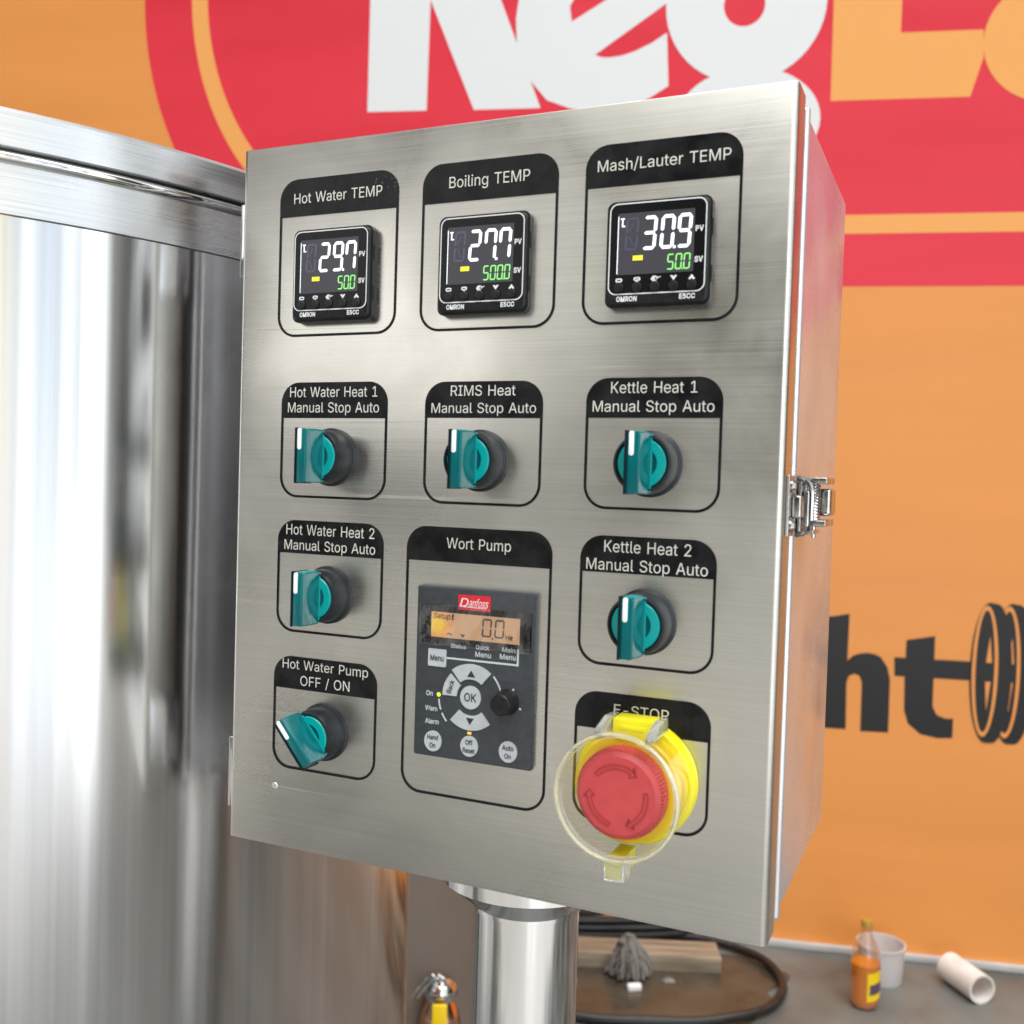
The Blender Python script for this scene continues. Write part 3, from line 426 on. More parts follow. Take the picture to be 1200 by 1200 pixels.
# ------------------------------------------------------------------ the banner-covered wall behind
wall = empty('banner_wall', (0, 3.0419, 0), R(-10.5))
tag(wall, 'orange and red printed banner wall with white and orange letters behind the steel cabinet', 'wall')
bm = bmesh.new(); box(bm, -4.6, 4.6, 0.0, 0.14, 0.012, 4.2); build('banner', bm, M['banner'], wall, smooth=False)
bm = bmesh.new(); box(bm, -4.6, 4.6, -0.018, 0.0, 0.0, 0.020, 0.003); build('skirting', bm, M['trim'], wall)
def stadium(dl, b, a, c=2.8):
    x0, x1 = -1.224 + dl, 3.5 - dl
    return ([(x0 + a - a*math.cos(R(t)), c - b*math.sin(R(t))) for t in range(-90, 91, 3)] +
            [(x1 - a + a*math.cos(R(t)), c + b*math.sin(R(t))) for t in range(-90, 91, 3)])
oval = flat('oval_emblem', [stadium(0, 0.927, 0.75)], -0.00030, M['banner_red'], wall)
flat('inset_line', [stadium(0.160, 0.781, 0.63), stadium(0.213, 0.729, 0.60)], -0.00045, M['banner_yellow'], oval)
CH = 3.2
K_ = [(-.482, 2.404), (-.297, 2.402), (-.294, 2.728), (-.152, 2.399), (.048, 2.397), (-.125, 2.83), (.06, CH), (-.15, CH), (-.297, 2.90), (-.297, CH), (-.482, CH)]
e_ = [(.408, 2.597), (.417, 2.446), (.37, 2.417), (.30, 2.385), (.22, 2.374), (.131, 2.394), (.066, 2.419), (.013, 2.48), (-.028, 2.582), (-.033, 2.66), (-.022, 2.75), (.035, 2.86), (.14, 2.93),
      (.26, 2.93), (.36, 2.88), (.42, 2.78), (.405, 2.681), (.204, 2.544), (.222, 2.536), (.245, 2.534), (.280, 2.538), (.316, 2.548), (.365, 2.570)]
e_hole = [(.126, 2.687), (.132, 2.642), (.23, 2.699), (.30, 2.76), (.27, 2.82), (.19, 2.80)]
L_ = [(.862, CH), (.864, 2.665), (.866, 2.387), (1.231, 2.385), (1.261, 2.489), (1.258, 2.564), (1.045, 2.566), (1.044, CH)]
h_ = [(.865, .95), (.925, .95), (.972, .96), (.971, .828), (.986, .843), (1.005, .850), (1.025, .853), (1.045, .850), (1.06, .843), (1.079, .815), (1.087, .782), (1.088, .633), (1.013, .631), (1.012, .768),
      (1.005, .787), (.991, .792), (.977, .785), (.971, .765), (.974, .634), (.865, .633)]
t_ = [(1.126, .895), (1.201, .91), (1.202, .714), (1.214, .691), (1.237, .683), (1.257, .684), (1.257, .63), (1.217, .627), (1.172, .635), (1.139, .662), (1.127, .699), (1.125, .794)]
flat('letter', [K_], -0.00060, M['banner_white'], wall)
flat('letter', [e_, e_hole], -0.00090, M['banner_white'], wall)
flat('letter', [ell(.625, 2.672, .222, .226), ell(.622, 2.664, .057, .060)], -0.00120, M['banner_white'], wall)
flat('letter_tail', [ell(.64, 2.34, .20, .15), ell(.63, 2.345, .10, .085)], -0.00150, M['banner_white'], wall)
flat('letter', [L_], -0.00060, M['banner_yellow'], wall)
flat('letter', [ell(1.424, 2.53, .165, .165), ell(1.43, 2.53, .05, .05)], -0.00090, M['banner_yellow'], wall)
flat('letter', [h_], -0.00060, M['banner_black'], wall)
flat('letter', [t_], -0.00060, M['banner_black'], wall)
icon = flat('barbell_emblem', [[(1.096, .845), (1.70, .846), (1.70, .794), (1.098, .793)]], -0.00090, M['banner_black'], wall)
for k in (1, 0):
    dx = 0.057*k; y = -0.0012 - 0.0009*(1-k)
    flat('disc', [[(1.341+dx + .047*math.cos(R(t)), .817 + .193*math.sin(R(t))) for t in range(90, 271, 5)] + [(1.358+dx + .044*math.cos(R(t)), .816 + .191*math.sin(R(t))) for t in range(270, 451, 5)]], y, M['banner_black'], icon)
    flat('disc_ring', [ell(1.333+dx, .821, .0335, .181), ell(1.333+dx, .821, .0245, .168)], y - 0.0002, M['banner'], icon)
    flat('disc_gap', [[(1.343+dx, .918), (1.335+dx, .845), (1.350+dx, .845)], [(1.335+dx, .792), (1.349+dx, .793), (1.340+dx, .712)]], y - 0.0004, M['banner'], icon)

# ------------------------------------------------------------------ brew tank on the left
tank = empty('brew_tank', (-0.5357, 0.9012, 0))
tag(tank, 'large round stainless steel brewing tank with satin rim left of the control cabinet', 'tank')
TR, TH = 0.4584, 1.3                           # tank radius; heights below are above eye level
bm = bmesh.new()
lathe(bm, [(0.22, 0.30), (0.42, 0.30), (TR-0.02, 0.315), (TR-0.006, 0.35), (TR-0.006, TH+0.13043)], seg=200, caps=False); build('shell', bm, M['tank_polish'], tank)
bm = bmesh.new()
lathe(bm, [(TR-0.006, TH+0.13070), (TR-0.0045, TH+0.13117), (TR-0.0045, TH+0.15679)], seg=200, caps=False); build('satin_band', bm, M['tank_satin'], tank)
bm = bmesh.new()
lathe(bm, [(TR-0.0045, TH+0.15688), (TR-0.0028, TH+0.15725), (TR-0.0016, TH+0.15864), (TR-0.0012, TH+0.16030), (TR-0.0016, TH+0.16187), (TR-0.003, TH+0.16308), (TR-0.006, TH+0.16345)], seg=200, caps=False); build('rim_bead', bm, M['chrome'], tank)
bm = bmesh.new()
lathe(bm, [(TR-0.006, TH+0.16419), (TR-0.0022, TH+0.16437), (TR-0.0004, TH+0.16502), (TR, TH+0.16650), (TR, TH+0.18241), (TR-0.0015, TH+0.18445), (TR-0.005, TH+0.18500), (0.24, TH+0.20813), (0.10, TH+0.21460)], seg=200, caps=False); build('lid', bm, M['tank_satin'], tank)
for k in range(4):
    a = R(45 + 90*k); bm = bmesh.new(); lathe(bm, [(0.024, 0.0), (0.024, 0.31)], seg=20, origin=(0.36*math.cos(a), 0.36*math.sin(a), 0)); build('leg', bm, M['chrome'], tank)

# ------------------------------------------------------------------ second vessel, seen between tank and pole
ves = empty('storage_vessel', (-0.27, 2.30, 0))
tag(ves, 'plain taupe vessel standing between the brewing tank and the cabinet pole', 'vessel')
bm = bmesh.new(); lathe(bm, [(0.22, 0.12), (0.29, 0.14), (0.30, 0.18), (0.30, 1.12), (0.27, 1.18), (0.10, 1.22)], seg=72, caps=True); build('shell', bm, M['taupe'], ves)
for k in range(3):
    a = R(90 + 120*k); bm = bmesh.new(); lathe(bm, [(0.02, 0.0), (0.02, 0.14)], seg=14, origin=(0.22*math.cos(a), 0.22*math.sin(a), 0)); build('leg', bm, M['chrome'], ves)
val = bmesh.new()
VC = Vector((0.158, -0.30, 0.248))
lathe(val, [(0.006, -0.02), (0.030, -0.018), (0.034, -0.004), (0.030, 0.010), (0.018, 0.022), (0.004, 0.026)], seg=28, origin=VC + Vector((0, 0, 0.045)))
tube(val, [VC + Vector((0.0, 0.085, -0.03)), VC + Vector((0, 0.02, -0.03))], 0.022, 16)
valve = build('valve', val, M['chrome'], ves)
bm = bmesh.new(); lathe(bm, [(0.020, -0.075), (0.036, -0.06), (0.042, -0.03), (0.038, 0.0), (0.026, 0.024)], seg=28, origin=VC); build('valve_body', bm, M['orange_steel'], valve)
bm = bmesh.new(); box(bm, VC.x-0.013, VC.x+0.016, VC.y-0.049, VC.y-0.040, VC.z-0.06, VC.z+0.036, 0.003); build('handle', bm, M['label_yellow'], valve)
for dx in (-0.030, -0.018):
    bm = bmesh.new(); tube(bm, [VC + Vector((dx-0.025, -0.02, 0.036)), VC + Vector((dx+0.002, -0.03, 0.078)), VC + Vector((dx+0.014, -0.03, 0.088)), VC + Vector((dx+0.024, -0.03, 0.080)), VC + Vector((dx+0.030, -0.02, 0.060))], 0.0035, 8)
    build('clamp_wire', bm, M['chrome'], valve)

# ------------------------------------------------------------------ control cabinet on its pole
K = 0.00075                                    # metres per door unit (the door is 400 units wide)
def X(u): return (u - 182.5)*K
def Y(off): return (-off - 150.0)*K            # off = units out of the door's face
def Z(v): return 1.47871 - v*K                 # v = units below the door's top edge
cab = empty('control_cabinet', (0.0161, 0.620, 0), -0.41922466)
tag(cab, 'brushed stainless steel control cabinet on a round pole with switches and three lit displays', 'control cabinet')

def shell_box(bm, u0, u1, v0, v1, d0, d1, bev, seg=3):
    box(bm, X(u0), X(u1), Y(-d0), Y(-d1), Z(v1), Z(v0), bev*K, seg)
bm = bmesh.new(); box2(bm, X(0), X(400), Y(0), Y(-29), Z(510.9), Z(0), 4.2*K, 0.7*K, 5); build('door', bm, M['door_steel'], cab, uv=True)
bm = bmesh.new(); shell_box(bm, 4, 396, 4, 507, 29.2, 39.8, 0); build('gasket', bm, M['dark_gap'], cab)
bm = bmesh.new(); shell_box(bm, 0.5, 400.5, 0.5, 510.4, 40, 46, 2.9, 4); shell_box(bm, 2.5, 399.2, 2.5, 508.4, 46.1, 258, 5.5, 5); build('box_body', bm, M['box_steel'], cab)
# hinges on the left edge
for v0, v1 in ((38, 92), (437, 490)):
    bm = bmesh.new(); shell_box(bm, -4.5, -0.6, v0, v1, 4, 34, 0.6)
    tube(bm, [(X(-5), Y(-20), Z(v1)), (X(-5), Y(-20), Z(v0))], 2.6*K, 12)
    build('hinge', bm, M['chrome'], cab)
# toggle latch on the right edge
bm = bmesh.new(); shell_box(bm, 400.3, 402.2, 229, 266, 7, 27, 0.7); shell_box(bm, 402.2, 408, 241, 255, 16, 26, 1.5)
latch = build('latch', bm, M['latch_steel'], cab)
for v in (235.5, 259.5):
    bm = bmesh.new(); lathe(bm, [(4.0*K, 0), (4.0*K, 1.0*K), (2.6*K, 2.6*K), (0.4*K, 3.0*K)], seg=20)
    build('screw', bm, M['latch_steel'], latch, loc=(X(402.2), Y(-14), Z(v)), rot=(0, R(90), 0))
bm = bmesh.new()
tube(bm, [(X(400.5), Y(-48), Z(230)), (X(405), Y(-46), Z(231)), (X(409), Y(-42), Z(234)), (X(411), Y(-38), Z(240)), (X(411), Y(-38), Z(256)), (X(409), Y(-42), Z(262)), (X(405), Y(-46), Z(265)), (X(400.5), Y(-48), Z(266))], 1.7*K, 8)
build('bail', bm, M['latch_steel'], latch)
bm = bmesh.new(); shell_box(bm, 401, 403, 229, 267, 50, 84, 0.7); shell_box(bm, 403, 418, 229.5, 233.5, 52, 92, 0.7); shell_box(bm, 403, 418, 256.5, 260.5, 52, 92, 0.7); shell_box(bm, 403, 405, 233, 257, 56, 92, 0.5); shell_box(bm, 403, 411, 263, 265.5, 50, 76, 0.7)
build('bracket', bm, M['latch_steel'], latch)
bm = bmesh.new(); shell_box(bm, 410, 418.5, 236.5, 254, 70, 96, 2.2); shell_box(bm, 404, 408, 238, 262, 50, 56, 1.2); build('lever', bm, M['latch_steel'], latch)
bm = bmesh.new()
tube(bm, [(X(409.5) + 3.0*K*math.cos(a*0.55), Y(-62) + 3.0*K*math.sin(a*0.55), Z(233 + a*0.17)) for a in range(0, 142)], 0.75*K, 6)
build('spring', bm, M['latch_steel'], latch)
bm = bmesh.new(); tube(bm, [(X(409.5), Y(-62), Z(268)), (X(409.5), Y(-62), Z(229))], 1.3*K, 10); build('bolt', bm, M['latch_steel'], latch)
# pole, collar, cable gland below
bm = bmesh.new(); lathe(bm, [(0.0325, 0.0), (0.0325, Z(511) - 0.045)], seg=56); build('pole', bm, M['chrome'], cab)
bm = bmesh.new(); lathe(bm, [(0.0327, Z(511)-0.053), (0.0336, Z(511)-0.0525), (0.0336, Z(511)-0.050), (0.053, Z(511)-0.034), (0.053, Z(511)-0.0005)], seg=56); build('collar', bm, M['chrome'], cab)
bm = bmesh.new(); tube(bm, [(X(112), Y(-60), Z(513)), (X(123), Y(-60), Z(513))], 2.2*K, 10); lathe(bm, [(5*K, Z(517)), (5*K, Z(512))], seg=6, origin=(X(124), Y(-60), 0)); build('bolt', bm, M['chrome'], cab)
bm = bmesh.new(); lathe(bm, [(6*K, Z(540)), (10*K, Z(538)), (13*K, Z(524)), (13*K, Z(511.2))], seg=6, origin=(X(296), Y(-110), 0)); build('cable_gland', bm, M['chrome'], cab, smooth=False)
# small weld mark and fastener dimple on the lower left of the door
bm = bmesh.new(); lathe(bm, [(2.6*K, 0.0), (2.3*K, 0.3*K), (1.2*K, 0.45*K), (0.2*K, 0.2*K)], 'Y', 20); build('rivet', bm, M['chrome'], cab, loc=(X(41.6), Y(0), Z(467)))

# legend plates: black header, thin black outline, writing in bare metal
def legend(u0, u1, v0, v1, vh, lines, label):
    cu, cv = (u0+u1)/2, (v0+v1)/2; w, h = u1-u0, v1-v0; t = 1.75; r = 15
    hole_h = v1 - t - vh
    o = flat('legend_plate', [rr(X(cu), Z(cv), w*K, h*K, r*K, 10), rr(X(cu), Z(vh + hole_h/2), (w-2*t)*K, hole_h*K, 0, 10, (r-t)*K)], Y(0.35), M['film_black'], cab)
    o['label'] = label
    loops = []
    for s, a, b, base, cap in lines: loops += text(s, X(a), X(b), Z(base), Z(cap))
    flat('lettering', loops, Y(0.75), M['legend'], o)
    return o
hw = legend(34.4, 133.6, 25.4, 138.3, 52, [('Hot Water TEMP', 46.9, 120.6, 43.0, 35.7)], 'black legend plate reading Hot Water TEMP')
random.seed(5)
bm = bmesh.new()
for k in range(34):
    a, q, rr_ = random.uniform(114, 131), random.uniform(26.5, 42), random.uniform(0.35, 0.95)
    if a > 124 and q < 30: continue
    lathe(bm, [(rr_*K, 0), (rr_*0.7*K, 0.22*K), (0.05*K, 0.32*K)], 'Y', 8, origin=(X(a), Y(0.36), Z(q)))
build('air_bubbles', bm, M['film_bubble'], hw)
legend(152.3, 251.6, 25.8, 138.0, 52, [('Boiling TEMP', 172.8, 231.7, 42.7, 35.3)], 'black legend plate reading Boiling TEMP')
legend(269.9, 369.2, 25.3, 137.7, 51.7, [('Mash/Lauter TEMP', 278.0, 362.0, 42.0, 35.0)], 'black legend plate reading Mash/Lauter TEMP')
MSA = 'Manual Stop Auto'
legend(39.8, 129.1, 171.2, 254.2, 196.8, [('Hot Water Heat 1', 47.4, 121.0, 181.8, 174.6), (MSA, 45.8, 122.6, 192.8, 185.6)], 'black legend plate reading Hot Water Heat 1')
legend(158.8, 245.5, 172.0, 254.4, 196.4, [('RIMS Heat', 178.4, 226.1, 181.6, 174.7), (MSA, 164.0, 241.0, 193.1, 186.4)], 'black legend plate reading RIMS Heat')
legend(275.2, 362.5, 171.0, 253.6, 196.0, [('Kettle Heat 1', 291.6, 346.6, 180.7, 173.6), (MSA, 279.8, 357.4, 192.3, 185.4)], 'black legend plate reading Kettle Heat 1')
legend(39.4, 128.9, 270.6, 352.0, 294.6, [('Hot Water Heat 2', 47.0, 121.6, 281.0, 273.6), (MSA, 45.6, 122.6, 292.0, 284.9)], 'black legend plate reading Hot Water Heat 2')
legend(274.6, 362.2, 270.1, 352.2, 293.4, [('Kettle Heat 2', 290.6, 346.4, 280.3, 273.0), (MSA, 279.0, 357.0, 291.8, 284.6)], 'black legend plate reading Kettle Heat 2')
legend(147.6, 255.4, 270.0, 453.5, 293.6, [('Wort Pump', 178.6, 226.2, 284.2, 277.0)], 'black legend plate reading Wort Pump')
legend(38.8, 126.7, 369.8, 452.2, 393.4, [('Hot Water Pump', 46.6, 119.5, 378.7, 371.9), ('OFF / ON', 62.4, 104.5, 390.2, 383.1)], 'black legend plate reading Hot Water Pump OFF / ON')
legend(274.4, 362.3, 369.3, 452.2, 392.8, [('E-STOP', 300.6, 336.0, 382.4, 375.9)], 'black legend plate reading E-STOP')

# ---- temperature controllers
SEG = {'0': 'abcdef', '2': 'abged', '3': 'abgcd', '5': 'afgcd', '7': 'fabc', '9': 'abcdfg'}
def digit(ch, x, z, w, h, t, sl=0.06):
    """seven-segment figure with its lower left corner at x, z"""
    g = t*0.16; out = []
    def hseg(zc): return [(x+g+t*0.3, zc), (x+g+t*0.8, zc+t/2), (x+w-g-t*0.8, zc+t/2), (x+w-g-t*0.3, zc), (x+w-g-t*0.8, zc-t/2), (x+g+t*0.8, zc-t/2)]
    def vseg(xc, z0, z1): return [(xc, z0+g+t*0.1), (xc+t/2, z0+g+t*0.6), (xc+t/2, z1-g-t*0.6), (xc, z1-g-t*0.1), (xc-t/2, z1-g-t*0.6), (xc-t/2, z0+g+t*0.6)]
    m_ = z + h/2
    D = {'a': hseg(z+h-t/2), 'g': hseg(m_), 'd': hseg(z+t/2), 'f': vseg(x+t/2, m_, z+h-t*0.3), 'b': vseg(x+w-t/2, m_, z+h-t*0.3), 'e': vseg(x+t/2, z+t*0.3, m_), 'c': vseg(x+w-t/2, z+t*0.3, m_)}
    for k in SEG[ch]: out.append([(px + sl*(pz-z), pz) for px, pz in D[k]])
    return out
def dot(x, z, s): return [(x, z), (x+s, z), (x+s, z+s), (x, z+s)]
def S(loops): return [[(p[0]*K, p[1]*K) for p in l] for l in loops]

def controller(cu, cv, pv, sv, label):
    bm = bmesh.new(); prism(bm, rr(0, 0, 66*K, 65.5*K, 5*K, 6), 0.0, -5.4*K); prism(bm, rr(0, 0, 64*K, 63.2*K, 4.5*K, 6), -5.4*K, -8.0*K, 1.6*K)
    for sz in (14, -14): box(bm, 32.6*K, 33.5*K, -4.2*K, -2.2*K, (sz-5)*K, (sz+5)*K)
    c = build('temperature_controller', bm, M['black_plastic'], cab, loc=(X(cu), Y(0), Z(cv)), angle=50)
    c['label'] = label
    flat('face', S([rr(0, 2.9, 59.4, 54.6, 4.6)]), -8.25*K, M['gloss_black'], c)
    flat('outline', S([rr(0, 2.9, 60.8, 56.0, 5.2), rr(0, 2.9, 59.4, 54.6, 4.6)]), -8.3*K, M['white_print'], c)
    scr = flat('screen', S([rr(-0.9, 5.8, 48, 37.6, 0.4)]), -8.45*K, M['lcd_glass'], c)
    flat('ghost_segments', S(digit('0', -20.6, 1.6, 8.4, 20.2, 1.6) + [[(-18.2, 12.6), (-15.2, 18.6), (-14.2, 18.6), (-17.0, 12.6)], [(-18.2, 10.6), (-15.4, 4.2), (-14.4, 4.2), (-17.2, 10.6)]]), -8.6*K, M['lcd_ghost'], scr)
    L = []
    xs = [-9.6, 1.6, 12.0]; d = pv.replace('.', '')
    for ch, x in zip(d, xs): L += digit(ch, x, 1.4, 8.9, 20.6, 2.1)
    L.append(dot(10.2, 1.4, 1.7))
    L += [[(-23.2, 21.6), (-20.6, 21.6), (-20.6, 20.9), (-21.5, 20.9), (-21.5, 17.0), (-20.2, 17.0), (-20.2, 16.2), (-22.4, 16.2), (-22.4, 20.9), (-23.2, 20.9)]]
    L += [[(-24.9, -12.4), (-24.4, -12.4), (-24.3, 22.8), (-24.8, 22.8)]]
    flat('process_value', S(L), -8.7*K, M['lcd_white'], scr)
    L = []; d = sv.replace('.', '')
    for k, ch in enumerate(reversed(d)): L += digit(ch, 16.7 - 5.05*k, -11.4, 4.2, 9.6, 0.85)
    L.append(dot(16.0, -11.5, 0.8))
    flat('set_value', S(L), -8.7*K, M['lcd_green'], scr)
    flat('status_bar', S([rr(-11.6, -3.1, 6.4, 3.0, 0.2)]), -8.7*K, M['lcd_yellow'], scr)
    L = text('PV', 23.9, 28.5, 10.8, 14.0, track=60) + text('SV', 23.8, 28.6, -7.5, -4.3, track=40) + text('OMRON', -24.5, -11.6, -29.2, -26.3, track=30) + text('E5CC', 15.2, 24.6, -29.0, -26.1, track=20)
    bx = [-23.3, -11.7, -0.4, 11.2, 22.4]; iz = -16.2
    L += [rr(bx[0], iz, 3.9, 2.1, 0.7), rr(bx[0], iz, 2.9, 1.1, 0.3)]
    L += [rr(bx[1], iz+0.3, 4.0, 2.0, 0.9), rr(bx[1], iz+0.3, 3.0, 1.0, 0.4), [(bx[1]-1.2, iz-0.7), (bx[1]+0.4, iz+0.1), (bx[1]+0.4, iz-1.6)]]
    for q in (-1.3, 0.0): L.append([(bx[2]+q-1.2, iz), (bx[2]+q+0.1, iz+1.6), (bx[2]+q+0.8, iz+1.6), (bx[2]+q-0.4, iz), (bx[2]+q+0.8, iz-1.6), (bx[2]+q+0.1, iz-1.6)])
    L += text('PF', bx[2]+0.9, bx[2]+3.2, iz-0.4, iz+1.0, 0.2)
    L.append([(bx[3]-1.9, iz+1.2), (bx[3]-0.9, iz+1.4), (bx[3], iz+0.4), (bx[3]+0.9, iz+1.4), (bx[3]+1.9, iz+1.2), (bx[3], iz-1.3)])
    L.append([(bx[4]-1.9, iz-1.2), (bx[4]-0.9, iz-1.4), (bx[4], iz-0.4), (bx[4]+0.9, iz-1.4), (bx[4]+1.9, iz-1.2), (bx[4], iz+1.3)])
    flat('lettering', S(L), -8.5*K, M['white_print'], c, bold=0.16*K)
    for x in bx:
        bm = bmesh.new(); lathe(bm, [(3.2*K, 8.2*K), (3.2*K, 9.2*K), (2.7*K, 9.9*K), (1.4*K, 10.1*K), (0.2*K, 9.9*K)], 'Y', 22)
        build('button', bm, M['black_plastic'], c, loc=(x*K, 0, -21.0*K))
    return c
controller(84.3, 96.4, '29.7', '50.0', 'temperature controller showing 29.7 in white over 50.0 in green')
controller(201.9, 95.9, '27.7', '500.0', 'temperature controller showing 27.7 in white over 500.0 in green')
controller(320.2, 95.9, '30.9', '50.0', 'temperature controller showing 30.9 in white over 50.0 in green')

# ---- selector switches: black bezel, bright disc, wedge handle with a white mark
def wedge_bm(pts_xy, half, bev):
    """cross-section in x-y carried along z between -half and half"""
    bm = bmesh.new(); a = [bm.verts.new((x, y, -half)) for x, y in pts_xy]; b = [bm.verts.new((x, y, half)) for x, y in pts_xy]; n = len(a)
    for i in range(n): bm.faces.new((a[i], a[(i+1) % n], b[(i+1) % n], b[i]))
    bm.faces.new(a[::-1]); bm.faces.new(b)
    bevel(bm, bm.edges[:], bev, 2)
    return bm
def selector():
    bm = bmesh.new()
    lathe(bm, [(20.6*K, 0), (20.6*K, 2.0*K), (19.6*K, 2.6*K), (19.6*K, 4*K), (18.9*K, 4.4*K), (18.3*K, 18.6*K), (17.6*K, 20*K), (16.6*K, 20.2*K), (16.0*K, 19.4*K), (15.6*K, 18.0*K), (0.5*K, 18.0*K)], 'Y', 56)
    c = build('selector_switch', bm, M['collar_black'], cab)
    bm = bmesh.new(); lathe(bm, [(9.2*K, 18.2*K), (15.2*K, 18.2*K), (15.2*K, 19.4*K), (14.6*K, 20.0*K), (9.8*K, 20.0*K), (9.2*K, 19.4*K)], 'Y', 48, caps=False)
    build('disc', bm, M['teal_disc'], c)
    bm = bmesh.new(); lathe(bm, [(9.0*K, 18.1*K), (9.0*K, 18.9*K), (0.4*K, 18.9*K)], 'Y', 32); build('hub', bm, M['teal_dark'], c)
    pr = [(-5.4, -18.5), (-3.9, -37.2), (-3.2, -38.0), (3.2, -38.0), (3.9, -37.2), (4.5, -27), (5.8, -18.5)]
    h = build('handle', wedge_bm([(x*K, y*K) for x, y in pr], 18.4*K, 1.3*K), M['teal'], c)
    bm = bmesh.new(); box(bm, -3.75*K, 3.75*K, -34.5*K, -19.5*K, 16.2*K, 18.75*K, 0.4*K); build('end_cap', bm, M['teal_disc'], h)
    bm = bmesh.new(); box(bm, 5.0*K, 6.3*K, -19.9*K, -18.5*K, -17.6*K, 17.6*K, 0.4*K); build('edge_highlight', bm, M['teal_disc'], h)  # added strip, draws the bright highlight line along the handle's foot
    bm = bmesh.new(); box(bm, -5.6*K, -4.1*K, -37.4*K, -18.3*K, -19.0*K, 19.0*K, 0.5*K); build('dark_edge', bm, M['navy_plastic'], h, rot=(0, 0, R(0)))  # added slab, puts the dark left edge of the handle into colour
    bm = bmesh.new()
    prism(bm, rr(-0.9*K, 11.2*K, 3.1*K, 14.6*K, 1.5*K, 6, 1.5*K), -37.4*K, -38.6*K, 0.3*K); build('pointer_mark', bm, M['white_plastic'], h)
    return c
def copy_tree(o, parent):
    c = o.copy(); COL.objects.link(c); c.parent = parent
    for ch in o.children: copy_tree(ch, c)
    return c
sw = selector()
spots = [(84.4, 224.6, 0, 'teal selector switch upright below Hot Water Heat 1'), (202.1, 224.8, 0, 'teal selector switch upright below RIMS Heat'),
         (318.8, 224.6, 0, 'teal selector switch upright below Kettle Heat 1'), (84.2, 322.8, 0, 'teal selector switch upright below Hot Water Heat 2'),
         (318.4, 322.6, 0, 'teal selector switch upright below Kettle Heat 2'), (83.4, 421.6, -40, 'teal selector switch turned to the left below OFF / ON')]
for i, (u_, v_, ang, lab) in enumerate(spots):
    s = sw if i == 0 else copy_tree(sw, cab)
    s.location = (X(u_), Y(0), Z(v_)); s['label'] = lab
    for ch in s.children:
        if ch.name.startswith('handle'): ch.rotation_euler = (0, R(ang), 0)

# ---- pump keypad
def UV(loops): return [[(X(p[0]), Z(p[1])) for p in l] for l in loops]
def T(s, a, b, base, cap, sl=0.0): return text(s, X(a), X(b), Z(base), Z(cap), sl)
bm = bmesh.new(); prism(bm, rr(X(203), Z(368), 87.4*K, 115.6*K, 1.2*K, 3), Y(0), Y(4.2), 0.8*K)
pad = build('pump_keypad', bm, M['slate_plastic'], cab)
bd = flat('badge', [rr(X(202.6), Z(319.4), 23.8*K, 10.2*K, 0.3*K)], Y(4.5), M['logo_red'], pad)
flat('badge_lettering', T('D', 191.8, 197.4, 322.2, 316.6, 0.3) + T('anfoss', 198.4, 212.2, 322.2, 316.6, 0.25) + UV([[(193.0, 322.0), (211.5, 322.5), (211.5, 322.8), (193.0, 322.4)]]), Y(4.7), M['white_print'], bd)
flat('display_surround', [rr(X(203.4), Z(335.8), 82*K, 26*K, 0.6*K)], Y(4.4), M['gloss_black'], pad)
me_disp = flat('display', [rr(0, 0, 65.4*K, 17*K, 0.4*K)], 0, M['backlit'], pad, loc=(X(203.4), Y(4.6), Z(335.7)))
def D0(loops): return [[(p[0] - X(203.4), p[1] - Z(335.7)) for p in l] for l in loops]
dig = []; figs = []
for ch, u_ in (('0', 208.6), ('0', 217.8)): figs += [[(p[0]*K + X(u_), p[1]*K + Z(341.2)) for p in l] for l in digit(ch, 0, 0, 7.0, 12.2, 1.15, 0.05)]
dig += UV([dot(216.3, 341.4, 1.0)]) + T('Hz', 226.2, 231.4, 341.6, 338.6) + T('Setup1', 172.4, 188.0, 331.6, 328.0, 0.15)
dig += UV([[(193.0, 341.0), (196.6, 341.0), (194.8, 343.0)], [(182.5, 342.0), (184.2, 340.6), (186.5, 341.6), (186.5, 342.2), (184.2, 341.3)]])
flat('display_figures', D0(dig), -0.25*K, M['ink_dark'], me_disp, bold=0.10*K)
flat('display_digits', D0(figs), -0.3*K, M['ink_dark'], me_disp)
# crinkled clear film left over the display
bm = bmesh.new(); nx, nz_ = 60, 14; g = []
for j in range(nz_ + 1):
    row = []
    for i in range(nx + 1):
        fu, fv = i/nx, j/nz_
        wv = 0.55 + 0.5*math.sin(fu*41 + 1.3*math.sin(fv*3.0)) * (0.25 + 0.75*fu) * 0.5 + 0.22*math.sin(fu*17 + fv*5)
        row.append(bm.verts.new((X(162.6 + 81.6*fu + 0.4*math.sin(fv*9)), Y(5.0 + 2.0*max(0.0, wv) + 0.12*math.sin(fu*83 + fv*11)), Z(322.4 + 26.8*fv + 0.3*math.sin(fu*15)))))
    g.append(row)
for j in range(nz_):
    for i in range(nx): bm.faces.new((g[j][i], g[j][i+1], g[j+1][i+1], g[j+1][i]))
build('protective_film', bm, M['film_clear'], pad, angle=180)
random.seed(3)
bm = bmesh.new()
for k in range(46):
    a, b = random.uniform(163.5, 170.2), random.uniform(323.5, 347.5)
    lathe(bm, [(random.uniform(0.5, 1.3)*K, 0), (0.4*K, 0.6*K)], 'Y', 6, origin=(X(a), Y(5.8), Z(b)))
build('glue_residue', bm, M['black_plastic'], pad)
def key(name, loops, m=M['key_grey'], h=1.0): return flat(name, loops, Y(4.25), m, pad, thick=h*K)
def on_key(name, loops, o, m=M['ink_dark']): return flat(name, loops, Y(5.45), m, o, bold=0.10*K)
